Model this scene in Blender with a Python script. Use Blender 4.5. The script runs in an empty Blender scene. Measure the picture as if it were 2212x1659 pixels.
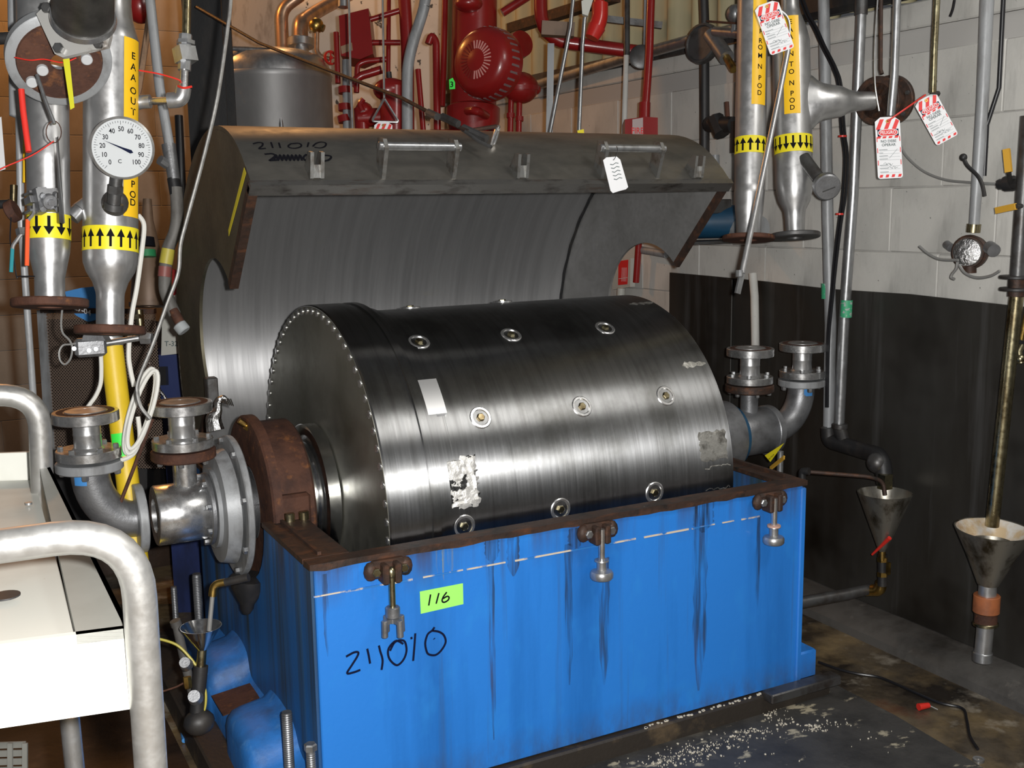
import bpy, math, random
from mathutils import Vector as V, Matrix
R_ = math.radians
random.seed(7)
SC = bpy.context.scene
COL = SC.collection
# ------------------------------------------------------------------ camera
CX, CY, F = 1106.0, 829.5, 2359.65
CAM = V((-0.7888, -2.5654, 1.5722))
_yaw, _pitch, _roll = 0.4894, 0.1639, -0.0140
FW = V((math.sin(_yaw)*math.cos(_pitch), math.cos(_yaw)*math.cos(_pitch), -math.sin(_pitch)))
_r = V((math.cos(_yaw), -math.sin(_yaw), 0)); _u = _r.cross(FW)
RT = math.cos(_roll)*_r + math.sin(_roll)*_u
UP = -math.sin(_roll)*_r + math.cos(_roll)*_u
cd = bpy.data.cameras.new('camera'); cam = bpy.data.objects.new('camera', cd); COL.objects.link(cam)
cam.matrix_world = Matrix(((RT.x, UP.x, -FW.x, CAM.x), (RT.y, UP.y, -FW.y, CAM.y), (RT.z, UP.z, -FW.z, CAM.z), (0, 0, 0, 1)))
cd.sensor_fit = 'HORIZONTAL'; cd.sensor_width = 36; cd.lens = F/2212*36; cd.clip_start = 0.02
SC.camera = cam
# ------------------------------------------------------------------ light and exposure
SC.view_settings.view_transform = 'Standard'; SC.view_settings.look = 'None'
SC.view_settings.exposure = 0.0; SC.view_settings.gamma = 1.0; SC.view_settings.use_curve_mapping = False
wd = bpy.data.worlds.new('world'); SC.world = wd; wd.use_nodes = True
wd.node_tree.nodes['Background'].inputs[0].default_value = (0.92, 0.95, 1.0, 1)
wd.node_tree.nodes['Background'].inputs[1].default_value = 0.052
def lamp(name, kind, loc, energy, color, size, aim=None):
    l = bpy.data.lights.new(name, kind); o = bpy.data.objects.new(name, l); COL.objects.link(o)
    o.location = loc; l.energy = energy; l.color = color
    if kind == 'AREA':
        l.size = size
    else:
        l.shadow_soft_size = size
    if aim is not None:
        o.rotation_euler = (V(aim)-V(loc)).to_track_quat('-Z', 'Y').to_euler()
    return o
lamp('camera_flash', 'POINT', CAM + RT*0.06 + UP*0.025 + FW*0.03, 420, (1.0, 0.985, 0.96), 0.018)
lamp('sodium_lamp', 'POINT', (-0.35, 4.2, 3.7), 85, (1.0, 0.42, 0.10), 0.12)
lamp('sodium_lamp_far', 'POINT', (1.4, 4.3, 3.9), 22, (1.0, 0.50, 0.18), 0.12)
lamp('wall_fill_light', 'AREA', (1.9, -2.2, 3.6), 38, (1.0, 0.97, 0.92), 0.9, aim=(2.4, 0.4, 0.9))  # added unseen fill light that brightens the right wall and floor

# ------------------------------------------------------------------ pixel to world point at a real depth or plane
def at(px, py, X=None, Y=None, Z=None, D=None):
    d = FW + RT*((px-CX)/F) - UP*((py-CY)/F)
    if X is not None: t = (X-CAM.x)/d.x
    elif Y is not None: t = (Y-CAM.y)/d.y
    elif Z is not None: t = (Z-CAM.z)/d.z
    else: t = D
    return CAM + d*t
def depth(P): return (V(P)-CAM).dot(FW)
def m(px, D): return px*D/F

# ------------------------------------------------------------------ mesh builder
def perp(a):
    a = a.normalized(); h = V((0, 0, 1)) if abs(a.z) < 0.9 else V((1, 0, 0))
    u = a.cross(h).normalized(); return u, a.cross(u).normalized()
def spline(pts, n=6):
    pts = [V(p) for p in pts]
    if len(pts) < 3: return pts
    out = []
    for i in range(len(pts)-1):
        p0 = pts[max(i-1, 0)]; p1 = pts[i]; p2 = pts[i+1]; p3 = pts[min(i+2, len(pts)-1)]
        for k in range(n):
            t = k/n
            out.append(0.5*((2*p1)+(p2-p0)*t+(2*p0-5*p1+4*p2-p3)*t*t+(3*p1-p0-3*p2+p3)*t**3))
    out.append(pts[-1]); return out
def fillet(pts, r, n=6):
    pts = [V(p) for p in pts]; out = [pts[0]]
    for i in range(1, len(pts)-1):
        a, b, c = pts[i-1], pts[i], pts[i+1]
        d1 = (a-b); d2 = (c-b); k = min(r, d1.length*0.48, d2.length*0.48)
        s = b+d1.normalized()*k; e = b+d2.normalized()*k
        for j in range(n+1):
            t = j/n; out.append((1-t)**2*s+2*t*(1-t)*b+t*t*e)
    out.append(pts[-1]); return out
class MB:
    def __init__(s): s.v = []; s.f = []
    def add(s, vs, fs):
        o = len(s.v); s.v += [V(x) for x in vs]; s.f += [tuple(i+o for i in f) for f in fs]; return s
    def loft(s, rings, cap=True, closed=False):
        n = len(rings[0]); vs = [p for r in rings for p in r]; fs = []
        k = len(rings)
        for i in range(k if closed else k-1):
            a = i*n; b = ((i+1) % k)*n
            for j in range(n):
                j2 = (j+1) % n; fs.append((a+j, a+j2, b+j2, b+j))
        if cap and not closed:
            fs.append(tuple(range(n))[::-1]); fs.append(tuple(range((k-1)*n, k*n)))
        return s.add(vs, fs)
    def lathe(s, p0, axis, prof, seg=24, cap=True, closed=False, a0=0.0):
        a = V(axis).normalized(); u, w = perp(a); p0 = V(p0)
        rings = [[p0+a*t+(u*math.cos(a0+2*math.pi*j/seg)+w*math.sin(a0+2*math.pi*j/seg))*max(r, 1e-5) for j in range(seg)] for t, r in prof]
        return s.loft(rings, cap, closed)
    def cyl(s, p0, p1, r0, r1=None, seg=16, bev=0.0):
        p0 = V(p0); p1 = V(p1); L = (p1-p0).length; r1 = r0 if r1 is None else r1
        pr = [(0, r0), (L, r1)] if not bev else [(0, r0-bev), (bev, r0), (L-bev, r1), (L, r1-bev)]
        return s.lathe(p0, p1-p0, pr, seg)
    def ring(s, p0, axis, ri, ro, th, seg=32, bev=0.0):
        b = bev
        return s.lathe(p0, axis, [(0, ri), (0, ro-b), (b, ro), (th-b, ro), (th, ro-b), (th, ri)] if b else [(0, ri), (0, ro), (th, ro), (th, ri)], seg, closed=True)
    def tube(s, path, r, seg=10, cap=True):
        path = [V(p) for p in path]; n = len(path); u = None; rings = []
        for i, p in enumerate(path):
            t = (path[min(i+1, n-1)]-path[max(i-1, 0)]).normalized()
            if u is None: u, w = perp(t)
            else:
                u = (u-t*u.dot(t)).normalized()
            w = t.cross(u)
            rr = r[i] if isinstance(r, (list, tuple)) else r
            rings.append([p+(u*math.cos(2*math.pi*j/seg)+w*math.sin(2*math.pi*j/seg))*rr for j in range(seg)])
        return s.loft(rings, cap)
    def box(s, c, size, M=None):
        c = V(c); x, y, z = (k/2 for k in size); vs = []
        for sx, sy, sz in ((-1,-1,-1),(1,-1,-1),(1,1,-1),(-1,1,-1),(-1,-1,1),(1,-1,1),(1,1,1),(-1,1,1)):
            q = V((sx*x, sy*y, sz*z)); vs.append(c+(M@q if M else q))
        return s.add(vs, [(3,2,1,0),(4,5,6,7),(0,1,5,4),(1,2,6,5),(2,3,7,6),(3,0,4,7)])
    def bb(s, a, b):
        a = V(a); b = V(b); return s.box((a+b)/2, [abs(b[i]-a[i]) for i in range(3)])
    def bbox(s, a, b, e=0.004):       # box with chamfered edges, from corners
        a = V(a); b = V(b); lo = V([min(a[i], b[i]) for i in range(3)]); hi = V([max(a[i], b[i]) for i in range(3)])
        def rg(z, k): return [(lo.x+k, lo.y, z), (hi.x-k, lo.y, z), (hi.x, lo.y+k, z), (hi.x, hi.y-k, z), (hi.x-k, hi.y, z), (lo.x+k, hi.y, z), (lo.x, hi.y-k, z), (lo.x, lo.y+k, z)]
        def sh(z): return [(min(max(x, lo.x+e), hi.x-e), min(max(y, lo.y+e), hi.y-e), z) for x, y, z in rg(z, e*1.6)]
        return s.loft([[V(q) for q in r] for r in (sh(lo.z), rg(lo.z+e, e), rg(hi.z-e, e), sh(hi.z))])
    def prism(s, pts, vec):
        pts = [V(p) for p in pts]; vec = V(vec); n = len(pts)
        return s.add(pts+[p+vec for p in pts], [tuple(range(n))[::-1], tuple(range(n, 2*n))]+[(i, (i+1) % n, n+(i+1) % n, n+i) for i in range(n)])
    def bar(s, a, b, w, h, up=(0, 0, 1)):
        a = V(a); b = V(b); d = (b-a).normalized(); x = d.cross(V(up))
        if x.length < 1e-4: x = d.cross(V((1, 0, 0)))
        x = x.normalized()*w/2; y = x.cross(d).normalized()*h/2
        return s.loft([[p-x-y, p+x-y, p+x+y, p-x+y] for p in (a, b)])
    def sph(s, c, r, seg=16, rings=10, M=None):
        c = V(c); r = r if isinstance(r, (list, tuple)) else (r, r, r); rg = []
        for i in range(rings+1):
            a = math.pi*(i/rings)-math.pi/2; cr = max(math.cos(a), 1e-3)
            row = []
            for j in range(seg):
                q = V((math.cos(2*math.pi*j/seg)*cr*r[0], math.sin(2*math.pi*j/seg)*cr*r[1], math.sin(a)*r[2]))
                row.append(c+(M@q if M else q))
            rg.append(row)
        return s.loft(rg)
    def hexb(s, p, axis, r, h):
        return s.lathe(p, axis, [(0, r), (h*0.8, r), (h, r*0.8)], 6)
    def stroke(s, pts, w, nrm, th=0.0008):
        pts = [V(p) for p in pts]; nrm = V(nrm).normalized(); n = len(pts); L = []
        for i, p in enumerate(pts):
            t = (pts[min(i+1, n-1)]-pts[max(i-1, 0)]).normalized(); x = t.cross(nrm).normalized()*w/2
            L.append([p-x, p+x, p+x+nrm*th, p-x+nrm*th])
        return s.loft(L)
    def patch(s, ax, s0, s1, a0, a1, r, th, na=8, ns=1):
        vs = []; fs = []; k = na+1
        for lay, rr in ((0, r), (1, r+th)):
            for i in range(ns+1):
                for j in range(k): vs.append(ax.pt(s0+(s1-s0)*i/ns, a0+(a1-a0)*j/na, rr))
        N = k*(ns+1)
        for i in range(ns):
            for j in range(na):
                q = (i*k+j, i*k+j+1, (i+1)*k+j+1, (i+1)*k+j)
                fs.append(tuple(x+N for x in q)); fs.append(q[::-1])
        edge = [j for j in range(k)]+[i*k+na for i in range(1, ns+1)]+[ns*k+j for j in range(na-1, -1, -1)]+[i*k for i in range(ns-1, 0, -1)]
        for a, b in zip(edge, edge[1:]+edge[:1]): fs.append((a, b, b+N, a+N))
        return s.add(vs, fs)
    def build(s, name, mat, parent=None, label=None, sharp=38, kind=None):
        root = parent
        while root is not None and root.parent is not None: root = root.parent
        if root is not None: off = root.location.copy()
        else:
            lo = V([min(p[i] for p in s.v) for i in range(3)]); hi = V([max(p[i] for p in s.v) for i in range(3)])
            off = V(((lo.x+hi.x)/2, (lo.y+hi.y)/2, lo.z))
        me = bpy.data.meshes.new(name); me.from_pydata([p-off for p in s.v], [], s.f); me.update()
        import bmesh
        bm = bmesh.new(); bm.from_mesh(me); bmesh.ops.recalc_face_normals(bm, faces=bm.faces); bm.to_mesh(me); bm.free()
        me.polygons.foreach_set('use_smooth', [True]*len(me.polygons)); me.set_sharp_from_angle(angle=R_(sharp))
        me.materials.append(mat)
        o = bpy.data.objects.new(name, me); COL.objects.link(o)
        if parent is None: o.location = off
        else: o.parent = parent
        if label: o['label'] = label
        if kind: o['kind'] = kind
        return o
def tag(o, label, cat, group=None, kind=None):
    o['label'] = label; o['category'] = cat
    if group: o['group'] = group
    if kind: o['kind'] = kind
    return o
def thing(name, loc, label, cat, group=None):
    o = bpy.data.objects.new(name, None); o.empty_display_size = 0.05; COL.objects.link(o); o.location = loc
    return tag(o, label, cat, group)
def solo(mb, name, mat, label, cat, group=None, **k): return tag(mb.build(name, mat, None, **k), label, cat, group)
def copypart(o, vec, parent=None):
    c = o.copy(); COL.objects.link(c); c.location = o.location+V(vec)
    if parent is not None: c.parent = parent
    return c
class Axis:                       # a cylinder's axis with a frame: angle 0 faces the camera, positive to the right of the picture
    def __init__(s, p0, p1):
        s.p0 = V(p0); s.p1 = V(p1); s.d = (s.p1-s.p0).normalized(); s.L = (s.p1-s.p0).length
        c = CAM-(s.p0+s.p1)/2; s.u = (c-s.d*c.dot(s.d)).normalized(); s.w = s.d.cross(s.u)
        if s.w.dot(RT) < 0: s.w = -s.w
    def pt(s, t, a, r): return s.p0+s.d*t+(s.u*math.cos(a)+s.w*math.sin(a))*r
_font = {}
def glyphs(txt, size):            # flat triangles of a text, centred, x right, y up
    k = (txt, size)
    if k not in _font:
        c = bpy.data.curves.new('txt', 'FONT'); c.body = txt; c.size = size; c.align_x = 'CENTER'; c.align_y = 'CENTER'; c.resolution_u = 3; c.offset = size*0.014
        o = bpy.data.objects.new('txt', c); COL.objects.link(o)
        dg = bpy.context.evaluated_depsgraph_get(); me = bpy.data.meshes.new_from_object(o.evaluated_get(dg))
        _font[k] = ([v.co.copy() for v in me.vertices], [tuple(p.vertices) for p in me.polygons])
        bpy.data.objects.remove(o); bpy.data.curves.remove(c); bpy.data.meshes.remove(me)
    return _font[k]
def text_plane(mb, txt, size, c, x, y, sx=1.0, off=0.0012, rot=0.0):
    vs, fs = glyphs(txt, size); x = V(x).normalized(); y = V(y).normalized(); n = x.cross(y); c = V(c)
    cr, sr = math.cos(rot), math.sin(rot)
    mb.add([c+x*((p.x*cr-p.y*sr)*sx)+y*(p.x*sr+p.y*cr)+n*off for p in vs], fs)
def text_cyl(mb, txt, size, ax, t, a, r, sx=1.0):
    vs, fs = glyphs(txt, size); mb.add([ax.pt(t+p.y, a+p.x*sx/r, r) for p in vs], fs)

# ------------------------------------------------------------------ materials
def mat(name, col, rough=0.5, metal=0.0, layers=(), bump=0.0, bscale=(60, 60, 60), aniso=0.0, tang=None, rvar=0.0, spec=0.5, alpha=1.0, coat=0.0):
    """layers: (colour, scale xyz, lo, hi, detail, zrange or None, strength) each mixed over the base by its own noise"""
    M = bpy.data.materials.new(name); M.use_nodes = True; nt = M.node_tree; N = nt.nodes; K = nt.links
    b = N['Principled BSDF']; tc = N.new('ShaderNodeTexCoord')
    b.inputs['Roughness'].default_value = rough; b.inputs['Metallic'].default_value = metal
    b.inputs['Specular IOR Level'].default_value = spec; b.inputs['Alpha'].default_value = alpha
    if coat: b.inputs['Coat Weight'].default_value = coat; b.inputs['Coat Roughness'].default_value = 0.12
    def noise(scale, detail=4.0, rough_=0.6):
        mp = N.new('ShaderNodeMapping'); mp.inputs['Scale'].default_value = scale; K.new(tc.outputs['Object'], mp.inputs['Vector'])
        n = N.new('ShaderNodeTexNoise'); n.inputs['Scale'].default_value = 1.0; n.inputs['Detail'].default_value = detail; n.inputs['Roughness'].default_value = rough_
        K.new(mp.outputs[0], n.inputs['Vector']); return n.outputs[0]
    def ramp(src, lo, hi, a=0.0, z=1.0):
        r = N.new('ShaderNodeMapRange'); r.inputs[1].default_value = lo; r.inputs[2].default_value = hi; r.inputs[3].default_value = a; r.inputs[4].default_value = z
        K.new(src, r.inputs[0]); return r.outputs[0]
    cur = None
    for L in layers:
        c2, sc, lo, hi, det = L[:5]; zr = L[5] if len(L) > 5 else None; st = L[6] if len(L) > 6 else 1.0
        f = ramp(noise(sc, det), lo, hi, 0, st)
        if zr:
            sp = N.new('ShaderNodeSeparateXYZ'); K.new(tc.outputs['Object'], sp.inputs[0])
            g = ramp(sp.outputs[zr[0]], zr[1], zr[2]); mu = N.new('ShaderNodeMath'); mu.operation = 'MULTIPLY'
            K.new(f, mu.inputs[0]); K.new(g, mu.inputs[1]); f = mu.outputs[0]
        mx = N.new('ShaderNodeMix'); mx.data_type = 'RGBA'; K.new(f, mx.inputs[0])
        if cur is None: mx.inputs[6].default_value = (*col, 1)
        else: K.new(cur, mx.inputs[6])
        mx.inputs[7].default_value = (*c2, 1); cur = mx.outputs[2]
    if cur is None: b.inputs['Base Color'].default_value = (*col, 1)
    else: K.new(cur, b.inputs['Base Color'])
    if rvar: K.new(ramp(noise(bscale, 3), 0.3, 0.7, rough-rvar, rough+rvar), b.inputs['Roughness'])
    if bump:
        bp = N.new('ShaderNodeBump'); bp.inputs['Strength'].default_value = bump; bp.inputs['Distance'].default_value = 0.004
        K.new(noise(bscale, 5), bp.inputs['Height']); K.new(bp.outputs[0], b.inputs['Normal'])
    if aniso:
        b.inputs['Anisotropic'].default_value = aniso
        cx = N.new('ShaderNodeCombineXYZ')
        for i in range(3): cx.inputs[i].default_value = tang[i]
        K.new(cx.outputs[0], b.inputs['Tangent'])
    return M
BR = (0.10, 0.045, 0.022)
M = {}
M['blue'] = mat('blue_paint', (0.022, 0.20, 0.66), 0.42, layers=(
    ((0.012, 0.13, 0.45), (5, 5, 0.5), 0.48, 0.72, 5), ((0.03, 0.27, 0.72), (9, 9, 5), 0.55, 0.8, 3, None, 0.5),
    ((0.05, 0.06, 0.05), (13, 13, 0.35), 0.60, 0.78, 5, None, 0.75), ((0.055, 0.035, 0.02), (11, 11, 1.0), 0.44, 0.66, 6, (2, 0.55, 0.69), 0.9),
    ((0.05, 0.05, 0.045), (20, 20, 9), 0.35, 0.75, 6, (2, 0.10, -0.02), 0.9)), bump=0.15, bscale=(70, 70, 70), coat=0.15)
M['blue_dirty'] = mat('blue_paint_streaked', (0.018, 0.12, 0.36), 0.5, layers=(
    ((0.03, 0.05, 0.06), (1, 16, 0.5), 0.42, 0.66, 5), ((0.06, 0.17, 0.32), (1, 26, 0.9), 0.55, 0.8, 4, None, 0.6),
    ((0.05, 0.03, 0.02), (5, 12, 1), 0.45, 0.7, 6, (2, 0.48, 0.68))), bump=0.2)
M['plate_in'] = mat('brushed_plate_inside', (0.44, 0.435, 0.43), 0.55, 0.78, layers=(((0.34, 0.335, 0.325), (6, 6, 6), 0.4, 0.7, 5),), rvar=0.06)
M['blue_foot'] = mat('blue_paint_worn', (0.02, 0.16, 0.5), 0.55, layers=(((0.02, 0.09, 0.26), (9, 9, 9), 0.45, 0.7, 6), ((0.10, 0.27, 0.55), (22, 22, 22), 0.58, 0.8, 5, None, 0.6), ((0.03, 0.02, 0.015), (6, 6, 6), 0.60, 0.75, 6, None, 0.9)), bump=0.4, bscale=(30, 30, 30))
M['rust'] = mat('rust', (0.085, 0.036, 0.022), 0.75, layers=(((0.045, 0.02, 0.014), (14, 14, 14), 0.4, 0.62, 6), ((0.25, 0.095, 0.03), (30, 30, 30), 0.58, 0.78, 5, None, 0.7)), bump=0.45, bscale=(90, 90, 90), spec=0.3)
M['rustdark'] = mat('dark_rust', (0.05, 0.028, 0.02), 0.6, 0.3, layers=(((0.14, 0.055, 0.025), (12, 40, 40), 0.5, 0.72, 6, None, 0.8), ((0.02, 0.016, 0.014), (20, 20, 20), 0.5, 0.7, 5)), bump=0.4)
M['drum'] = mat('turned_steel', (0.43, 0.435, 0.44), 0.385, 1.0, layers=(
    ((0.32, 0.32, 0.32), (60, 2.5, 2.5), 0.45, 0.7, 6), ((0.64, 0.64, 0.63), (120, 2, 2), 0.64, 0.8, 3, None, 0.6), ((0.20, 0.20, 0.19), (6, 5, 5), 0.47, 0.70, 7, None, 0.8)),
    aniso=0.98, tang=(1, 0, 0), rvar=0.03, bscale=(160, 3, 3))
M['hubchrome'] = mat('polished_hub', (0.66, 0.66, 0.66), 0.16, 1.0, rvar=0.04)
M['drumface'] = mat('turned_steel_face', (0.36, 0.355, 0.31), 0.44, 0.95, layers=(((0.24, 0.235, 0.19), (5, 5, 5), 0.45, 0.7, 4), ), rvar=0.05, bscale=(20, 20, 20))
M['chrome'] = mat('bright_steel', (0.70, 0.70, 0.70), 0.27, 0.92, layers=(((0.45, 0.45, 0.45), (25, 25, 25), 0.5, 0.7, 5),), rvar=0.05)
M['steel'] = mat('stainless_steel', (0.50, 0.50, 0.50), 0.36, 0.82, layers=(((0.33, 0.33, 0.33), (9, 9, 4), 0.45, 0.7, 6), ((0.66, 0.66, 0.65), (40, 40, 8), 0.6, 0.8, 3, None, 0.6)), rvar=0.08, bscale=(30, 30, 30))
M['hood_in'] = mat('brushed_steel_inside', (0.62, 0.62, 0.625), 0.60, 0.84, layers=(((0.50, 0.50, 0.505), (28, 1.2, 1.2), 0.4, 0.75, 4), ((0.63, 0.63, 0.63), (9, 1.0, 1.0), 0.58, 0.75, 3, None, 0.5), ((0.62, 0.61, 0.57), (9, 12, 12), 0.68, 0.75, 7, None, 0.5)),
    aniso=0.85, tang=(1, 0, 0), rvar=0.05, bscale=(90, 2, 2))
M['hood_out'] = mat('brushed_steel_outside', (0.34, 0.32, 0.285), 0.44, 0.84, layers=(((0.22, 0.215, 0.195), (6, 12, 12), 0.4, 0.7, 6), ), aniso=0.6, tang=(1, 0, 0), rvar=0.07, bscale=(30, 30, 30))
M['plate_olive'] = mat('stained_plate', (0.16, 0.145, 0.10), 0.5, 0.75, layers=(((0.10, 0.09, 0.065), (6, 6, 6), 0.4, 0.7, 5),), rvar=0.06)
M['cast'] = mat('cast_steel_grey', (0.26, 0.265, 0.275), 0.42, 0.7, layers=(((0.15, 0.15, 0.155), (14, 14, 14), 0.45, 0.7, 5),), bump=0.15, bscale=(160, 160, 160))
M['grey'] = mat('grey_painted_pipe', (0.30, 0.31, 0.32), 0.45, 0.15, layers=(((0.17, 0.17, 0.17), (18, 18, 5), 0.48, 0.7, 5),), bump=0.12)
M['galv'] = mat('galvanised_tube', (0.42, 0.43, 0.44), 0.36, 0.85, layers=(((0.28, 0.28, 0.28), (30, 30, 10), 0.45, 0.7, 4),), rvar=0.06)
M['alu'] = mat('aluminium_tube', (0.46, 0.455, 0.44), 0.42, 0.85, layers=(((0.42, 0.41, 0.39), (18, 18, 18), 0.45, 0.7, 5),), rvar=0.08)
M['black'] = mat('black_grime', (0.014, 0.014, 0.015), 0.5, layers=(((0.035, 0.03, 0.026), (12, 12, 4), 0.45, 0.7, 5),), bump=0.1)
M['blackglossy'] = mat('black_rubber', (0.010, 0.010, 0.012), 0.35)
M['darksteel'] = mat('dark_steel', (0.10, 0.10, 0.10), 0.42, 0.6, layers=(((0.05, 0.04, 0.035), (16, 16, 16), 0.45, 0.7, 5),), bump=0.15)
M['red'] = mat('red_paint', (0.25, 0.011, 0.010), 0.32, layers=(((0.22, 0.01, 0.01), (9, 9, 9), 0.45, 0.72, 5),), coat=0.25, bump=0.1, bscale=(50, 50, 50))
M['redbright'] = mat('red_plastic', (0.62, 0.03, 0.02), 0.4)
M['orange'] = mat('orange_grip', (0.75, 0.09, 0.02), 0.45)
M['teal'] = mat('teal_grip', (0.02, 0.22, 0.26), 0.45)
M['yellow'] = mat('yellow_paint', (0.72, 0.50, 0.02), 0.45, layers=(((0.16, 0.07, 0.03), (9, 9, 5), 0.64, 0.68, 6), ((0.5, 0.34, 0.02), (5, 5, 5), 0.5, 0.75, 4, None, 0.6)), bump=0.15)
M['label'] = mat('yellow_label', (0.85, 0.50, 0.012), 0.4)
M['band'] = mat('yellow_band', (0.78, 0.66, 0.02), 0.35)
M['ink'] = mat('black_ink', (0.006, 0.006, 0.009), 0.8, spec=0.1)
M['inkblue'] = mat('dark_marker', (0.005, 0.008, 0.03), 0.8, spec=0.1)
M['white'] = mat('white_card', (0.74, 0.75, 0.77), 0.5)
M['greenst'] = mat('green_sticker', (0.36, 0.88, 0.16), 0.55)
M['greentape'] = mat('green_tape', (0.05, 0.36, 0.18), 0.5, layers=(((0.35, 0.4, 0.38), (60, 60, 60), 0.55, 0.6, 3),))
M['greenneon'] = mat('bright_green_tape', (0.05, 0.85, 0.08), 0.5)
M['redprint'] = mat('red_print', (0.70, 0.03, 0.03), 0.45)
M['greyprint'] = mat('grey_print', (0.10, 0.13, 0.13), 0.5)
M['plastic'] = mat('white_plastic', (0.50, 0.50, 0.455), 0.5, layers=(((0.40, 0.395, 0.35), (7, 7, 7), 0.5, 0.75, 5, None, 0.6), ((0.30, 0.24, 0.16), (60, 60, 60), 0.72, 0.78, 3, None, 0.6)))
M['plasticgrey'] = mat('dirty_plastic_rim', (0.22, 0.22, 0.20), 0.55, layers=(((0.2, 0.2, 0.18), (12, 12, 12), 0.45, 0.7, 5),))
M['brass'] = mat('brass', (0.55, 0.36, 0.10), 0.35, 1.0, layers=(((0.25, 0.16, 0.06), (30, 30, 30), 0.45, 0.7, 4),))
M['copper'] = mat('lagged_copper_pipe', (0.62, 0.40, 0.26), 0.38, 0.8, layers=(((0.3, 0.2, 0.14), (9, 9, 9), 0.48, 0.7, 5),))
M['tarn'] = mat('tarnished_steel', (0.42, 0.38, 0.24), 0.3, 1.0, layers=(((0.16, 0.11, 0.05), (10, 10, 5), 0.42, 0.66, 6),), rvar=0.08)
M['whiteplastic'] = mat('white_cable', (0.72, 0.71, 0.66), 0.45)
M['wire'] = mat('grey_wire', (0.34, 0.34, 0.33), 0.4, 0.5)
M['navy'] = mat('navy_cabinet', (0.012, 0.025, 0.11), 0.5, layers=(((0.006, 0.012, 0.05), (8, 8, 3), 0.45, 0.7, 4),))
M['bluesheet'] = mat('blue_bag', (0.06, 0.26, 0.62), 0.55)
M['brown'] = mat('brown_vessel', (0.15, 0.095, 0.06), 0.5, 0.2, layers=(((0.08, 0.05, 0.03), (7, 7, 7), 0.45, 0.7, 5),))
M['bluemotor'] = mat('blue_motor', (0.010, 0.055, 0.11), 0.4, layers=(((0.01, 0.03, 0.06), (9, 9, 9), 0.45, 0.7, 5),))
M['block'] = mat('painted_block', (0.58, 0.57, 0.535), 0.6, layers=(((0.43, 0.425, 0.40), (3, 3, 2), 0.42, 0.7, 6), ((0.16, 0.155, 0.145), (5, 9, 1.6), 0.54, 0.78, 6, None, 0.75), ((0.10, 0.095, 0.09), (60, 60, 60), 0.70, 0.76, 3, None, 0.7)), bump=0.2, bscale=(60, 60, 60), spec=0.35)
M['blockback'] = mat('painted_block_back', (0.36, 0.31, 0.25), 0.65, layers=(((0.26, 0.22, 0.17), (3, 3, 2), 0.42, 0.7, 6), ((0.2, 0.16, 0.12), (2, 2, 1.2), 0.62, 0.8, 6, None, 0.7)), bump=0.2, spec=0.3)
M['mortar'] = mat('mortar', (0.44, 0.43, 0.41), 0.8)
M['splash'] = mat('dark_splash_sheet', (0.042, 0.040, 0.036), 0.40, 0.25, layers=(((0.022, 0.018, 0.014), (4, 3, 1), 0.4, 0.7, 6), ((0.11, 0.11, 0.11), (3, 9, 0.5), 0.58, 0.8, 6, None, 0.7), ((0.01, 0.008, 0.006), (2, 2, 2.2), 0.5, 0.7, 3)), bump=0.1, rvar=0.08, bscale=(8, 8, 2))
M['corr'] = mat('corrugated_sheet', (0.47, 0.42, 0.25), 0.55, layers=(((0.33, 0.29, 0.18), (3, 3, 1), 0.42, 0.7, 5), ((0.30, 0.13, 0.04), (4, 9, 0.8), 0.62, 0.8, 5, None, 0.8)))
M['concrete'] = mat('kerb_concrete', (0.085, 0.08, 0.074), 0.6, layers=(((0.03, 0.027, 0.024), (5, 5, 5), 0.42, 0.7, 6), ((0.17, 0.155, 0.135), (14, 14, 14), 0.62, 0.78, 5, None, 0.6)), bump=0.35, bscale=(30, 30, 30))
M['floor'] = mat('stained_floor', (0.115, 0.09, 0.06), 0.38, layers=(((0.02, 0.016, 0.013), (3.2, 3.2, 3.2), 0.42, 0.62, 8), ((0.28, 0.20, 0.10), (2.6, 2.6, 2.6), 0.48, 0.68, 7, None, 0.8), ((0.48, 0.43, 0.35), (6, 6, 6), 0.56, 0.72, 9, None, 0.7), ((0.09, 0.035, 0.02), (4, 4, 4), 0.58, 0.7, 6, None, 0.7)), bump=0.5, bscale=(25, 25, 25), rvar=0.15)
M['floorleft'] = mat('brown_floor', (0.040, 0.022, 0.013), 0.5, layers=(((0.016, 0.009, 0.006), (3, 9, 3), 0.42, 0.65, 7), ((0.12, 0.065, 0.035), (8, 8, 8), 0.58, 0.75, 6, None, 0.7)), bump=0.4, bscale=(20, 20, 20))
M['pad'] = mat('worn_black_pad', (0.055, 0.052, 0.048), 0.55, layers=(((0.025, 0.024, 0.023), (6, 6, 6), 0.42, 0.66, 7), ((0.5, 0.44, 0.31), (9, 16, 16), 0.60, 0.66, 10, None, 0.85), ((0.17, 0.155, 0.13), (7, 7, 7), 0.58, 0.75, 8, None, 0.7)), bump=0.5, bscale=(45, 45, 45))
M['chips'] = mat('paint_chip', (0.66, 0.60, 0.48), 0.7)
M['peel'] = mat('peeling_white_wall', (0.60, 0.57, 0.52), 0.6, layers=(((0.05, 0.05, 0.05), (11, 11, 11), 0.64, 0.67, 3), ((0.4, 0.37, 0.33), (4, 4, 4), 0.45, 0.7, 5, None, 0.6)))
M['dialwhite'] = mat('dial_face', (0.46, 0.48, 0.49), 0.6, spec=0.2)
M['clear'] = mat('bright_aluminium_tag', (0.92, 0.93, 0.95), 0.45, 0.1)
M['foil'] = mat('crumpled_foil', (0.40, 0.40, 0.40), 0.25, 1.0, bump=0.8, bscale=(90, 90, 90))
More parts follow.
